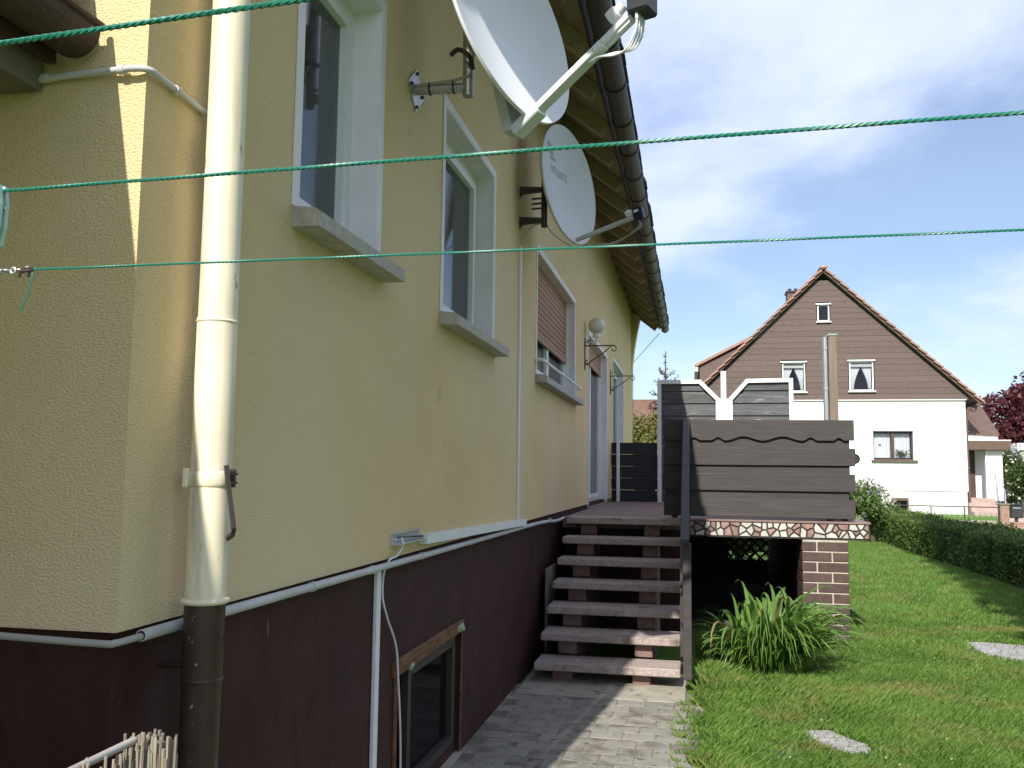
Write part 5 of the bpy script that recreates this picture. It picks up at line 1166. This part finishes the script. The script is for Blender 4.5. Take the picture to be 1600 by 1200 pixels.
# garden fence, gate pillar, letter box, paving in front of the white house
GY = 29.0
fe = thing('wire_fence', 'low wire fence with a thin dark top rail in front of the white house', 'fence', (8.5, GY, .3))
tube([(6.4, GY, .82), (10.15, GY, .80)], .016, n=6).build('top_rail', 'dark_metal', fe)
for k in range(5): tube([(6.4 + k * .93, GY, .2), (6.4 + k * .93, GY, .82)], .016, n=6).build('post', 'dark_metal', fe)
for k in range(24): pathtube([(6.42 + k * .155 + .07 * math.cos(a), GY, .64 + .13 * math.sin(a)) for a in np.linspace(math.pi, 2 * math.pi, 7)], .006, 5, 2).build('wire_loop', 'galv', fe)
bbox(6.4, 10.1, GY + .1, GY + .28, .1, .40, b=.01).top('low_wall', 'concrete', 'low pale wall strip at the foot of the wire fence', 'wall')
gp = thing('gate_pillar', 'short red brick gate pillar at the far end of the wire fence', 'pillar', (10.25, GY, .3))
MB().box(10.135, 10.365, GY - .115, GY + .115, .2, .87).build('mortar', 'mortar', gp)
for k in range(9):
    for a_, b_ in (((10.13, 10.245), (10.255, 10.37)) if k % 2 else ((10.13, 10.20), (10.21, 10.37))): MB().box(a_, b_, GY - .125, GY + .12, .23 + k * .07, .23 + k * .07 + .06).build('brick', 'tile_red', gp)
bbox(10.10, 10.40, GY - .15, GY + .15, .872, .92, b=.01).build('cap', 'beam_grey', gp)
lb = thing('letter_box', 'dark grey letter box beside the red brick gate pillar', 'letter box', (10.6, GY, .4))
MB().bbox(10.42, 10.76, GY - .10, GY + .10, .50, .88, b=.02).build('body', 'lnb', lb); MB().bbox(10.40, 10.78, GY - .12, GY + .12, .882, .91, b=.008).build('lid', 'lnb', lb); MB().box(10.48, 10.70, GY - .104, GY - .101, .78, .81).build('slot', 'galv', lb); MB().box(10.55, 10.63, GY - .04, GY + .04, .2, .498).build('stand', 'lnb', lb)
for k in range(3): bbox(10.42, 11.0, GY - .3, GY - .1, .20 + .065 * k, .26 + .065 * k, b=.006).top('kerb_stone', 'tile_red', 'red brick kerb course below the letter box, %s' % ('lowest', 'middle', 'uppermost')[k], 'kerb', 'red kerb courses by the gate')
MB().add([(10.4, 27.5, .20), (20, 27.5, .20), (20, 33.2, .43), (10.5, 33.2, .43), (10.4, 27.5, -.3), (20, 27.5, -.3), (20, 33.2, -.3), (10.5, 33.2, -.3)], [(0, 1, 2, 3), (0, 4, 5, 1), (1, 5, 6, 2), (2, 6, 7, 3), (3, 7, 4, 0)])
dw = MB().add([(10.8, 27.5, .13), (20, 27.5, .13), (20, 31.5, .424), (10.8, 31.5, .424), (10.8, 27.5, -.3), (20, 27.5, -.3), (20, 31.5, -.3), (10.8, 31.5, -.3)], [(0, 1, 2, 3), (0, 4, 5, 1), (1, 5, 6, 2), (2, 6, 7, 3), (3, 7, 4, 0)]).build('driveway', 'pink_paving'); struct(dw)
ga = thing('garage', 'flat roofed grey garage at the right edge beyond the white house', 'garage', (15.5, 40, .4))
MB().box(13.75, 17.5, 38, 43, .3, 2.75).build('wall', 'plastic_grey', ga); MB().box(13.55, 17.7, 37.8, 43.2, 2.752, 3.02).build('roof', 'white_paint', ga); MB().box(14.4, 16.8, 37.95, 37.998, .4, 2.5).build('door', 'beam_grey', ga)
# distant house with red roof in the gap beside the yellow house
fh = thing('distant_house', 'distant house with a reddish roof seen in the gap by the house corner', 'house', (-4, 66, .4))
MB().box(-9, 1.6, 62, 70, 0, 4.6).build('wall', 'house_base', fh); MB().prism([(62 - .6, 4.3), (66, 7.1), (70.6, 4.3)], -9.4, 2.0, 'x').build('roof', mat('far_tiles', (.17, .095, .07), .9, (.12, .07, .05), 2), fh)
for k, (x, hh, ww) in enumerate(((-30, 5, 8), (26, 5, 9), (44, 6, 11), (64, 7, 13))):
    t = thing('far_trees', ('distant rounded green tree left of the yellow house', 'distant tree right of the garage', 'distant broad tree far right', 'distant tall broad tree farthest right')[k], 'tree', (x, 78, .4))
    trunk(t, (x, 78, .4), (x, 78, hh * .5), .3, .2, 6, 40 + k); crown(t, (x, 78, hh * .6), (ww * .6, ww * .5, hh * .55), 4000, .5, 'bush', 20, 50 + k)
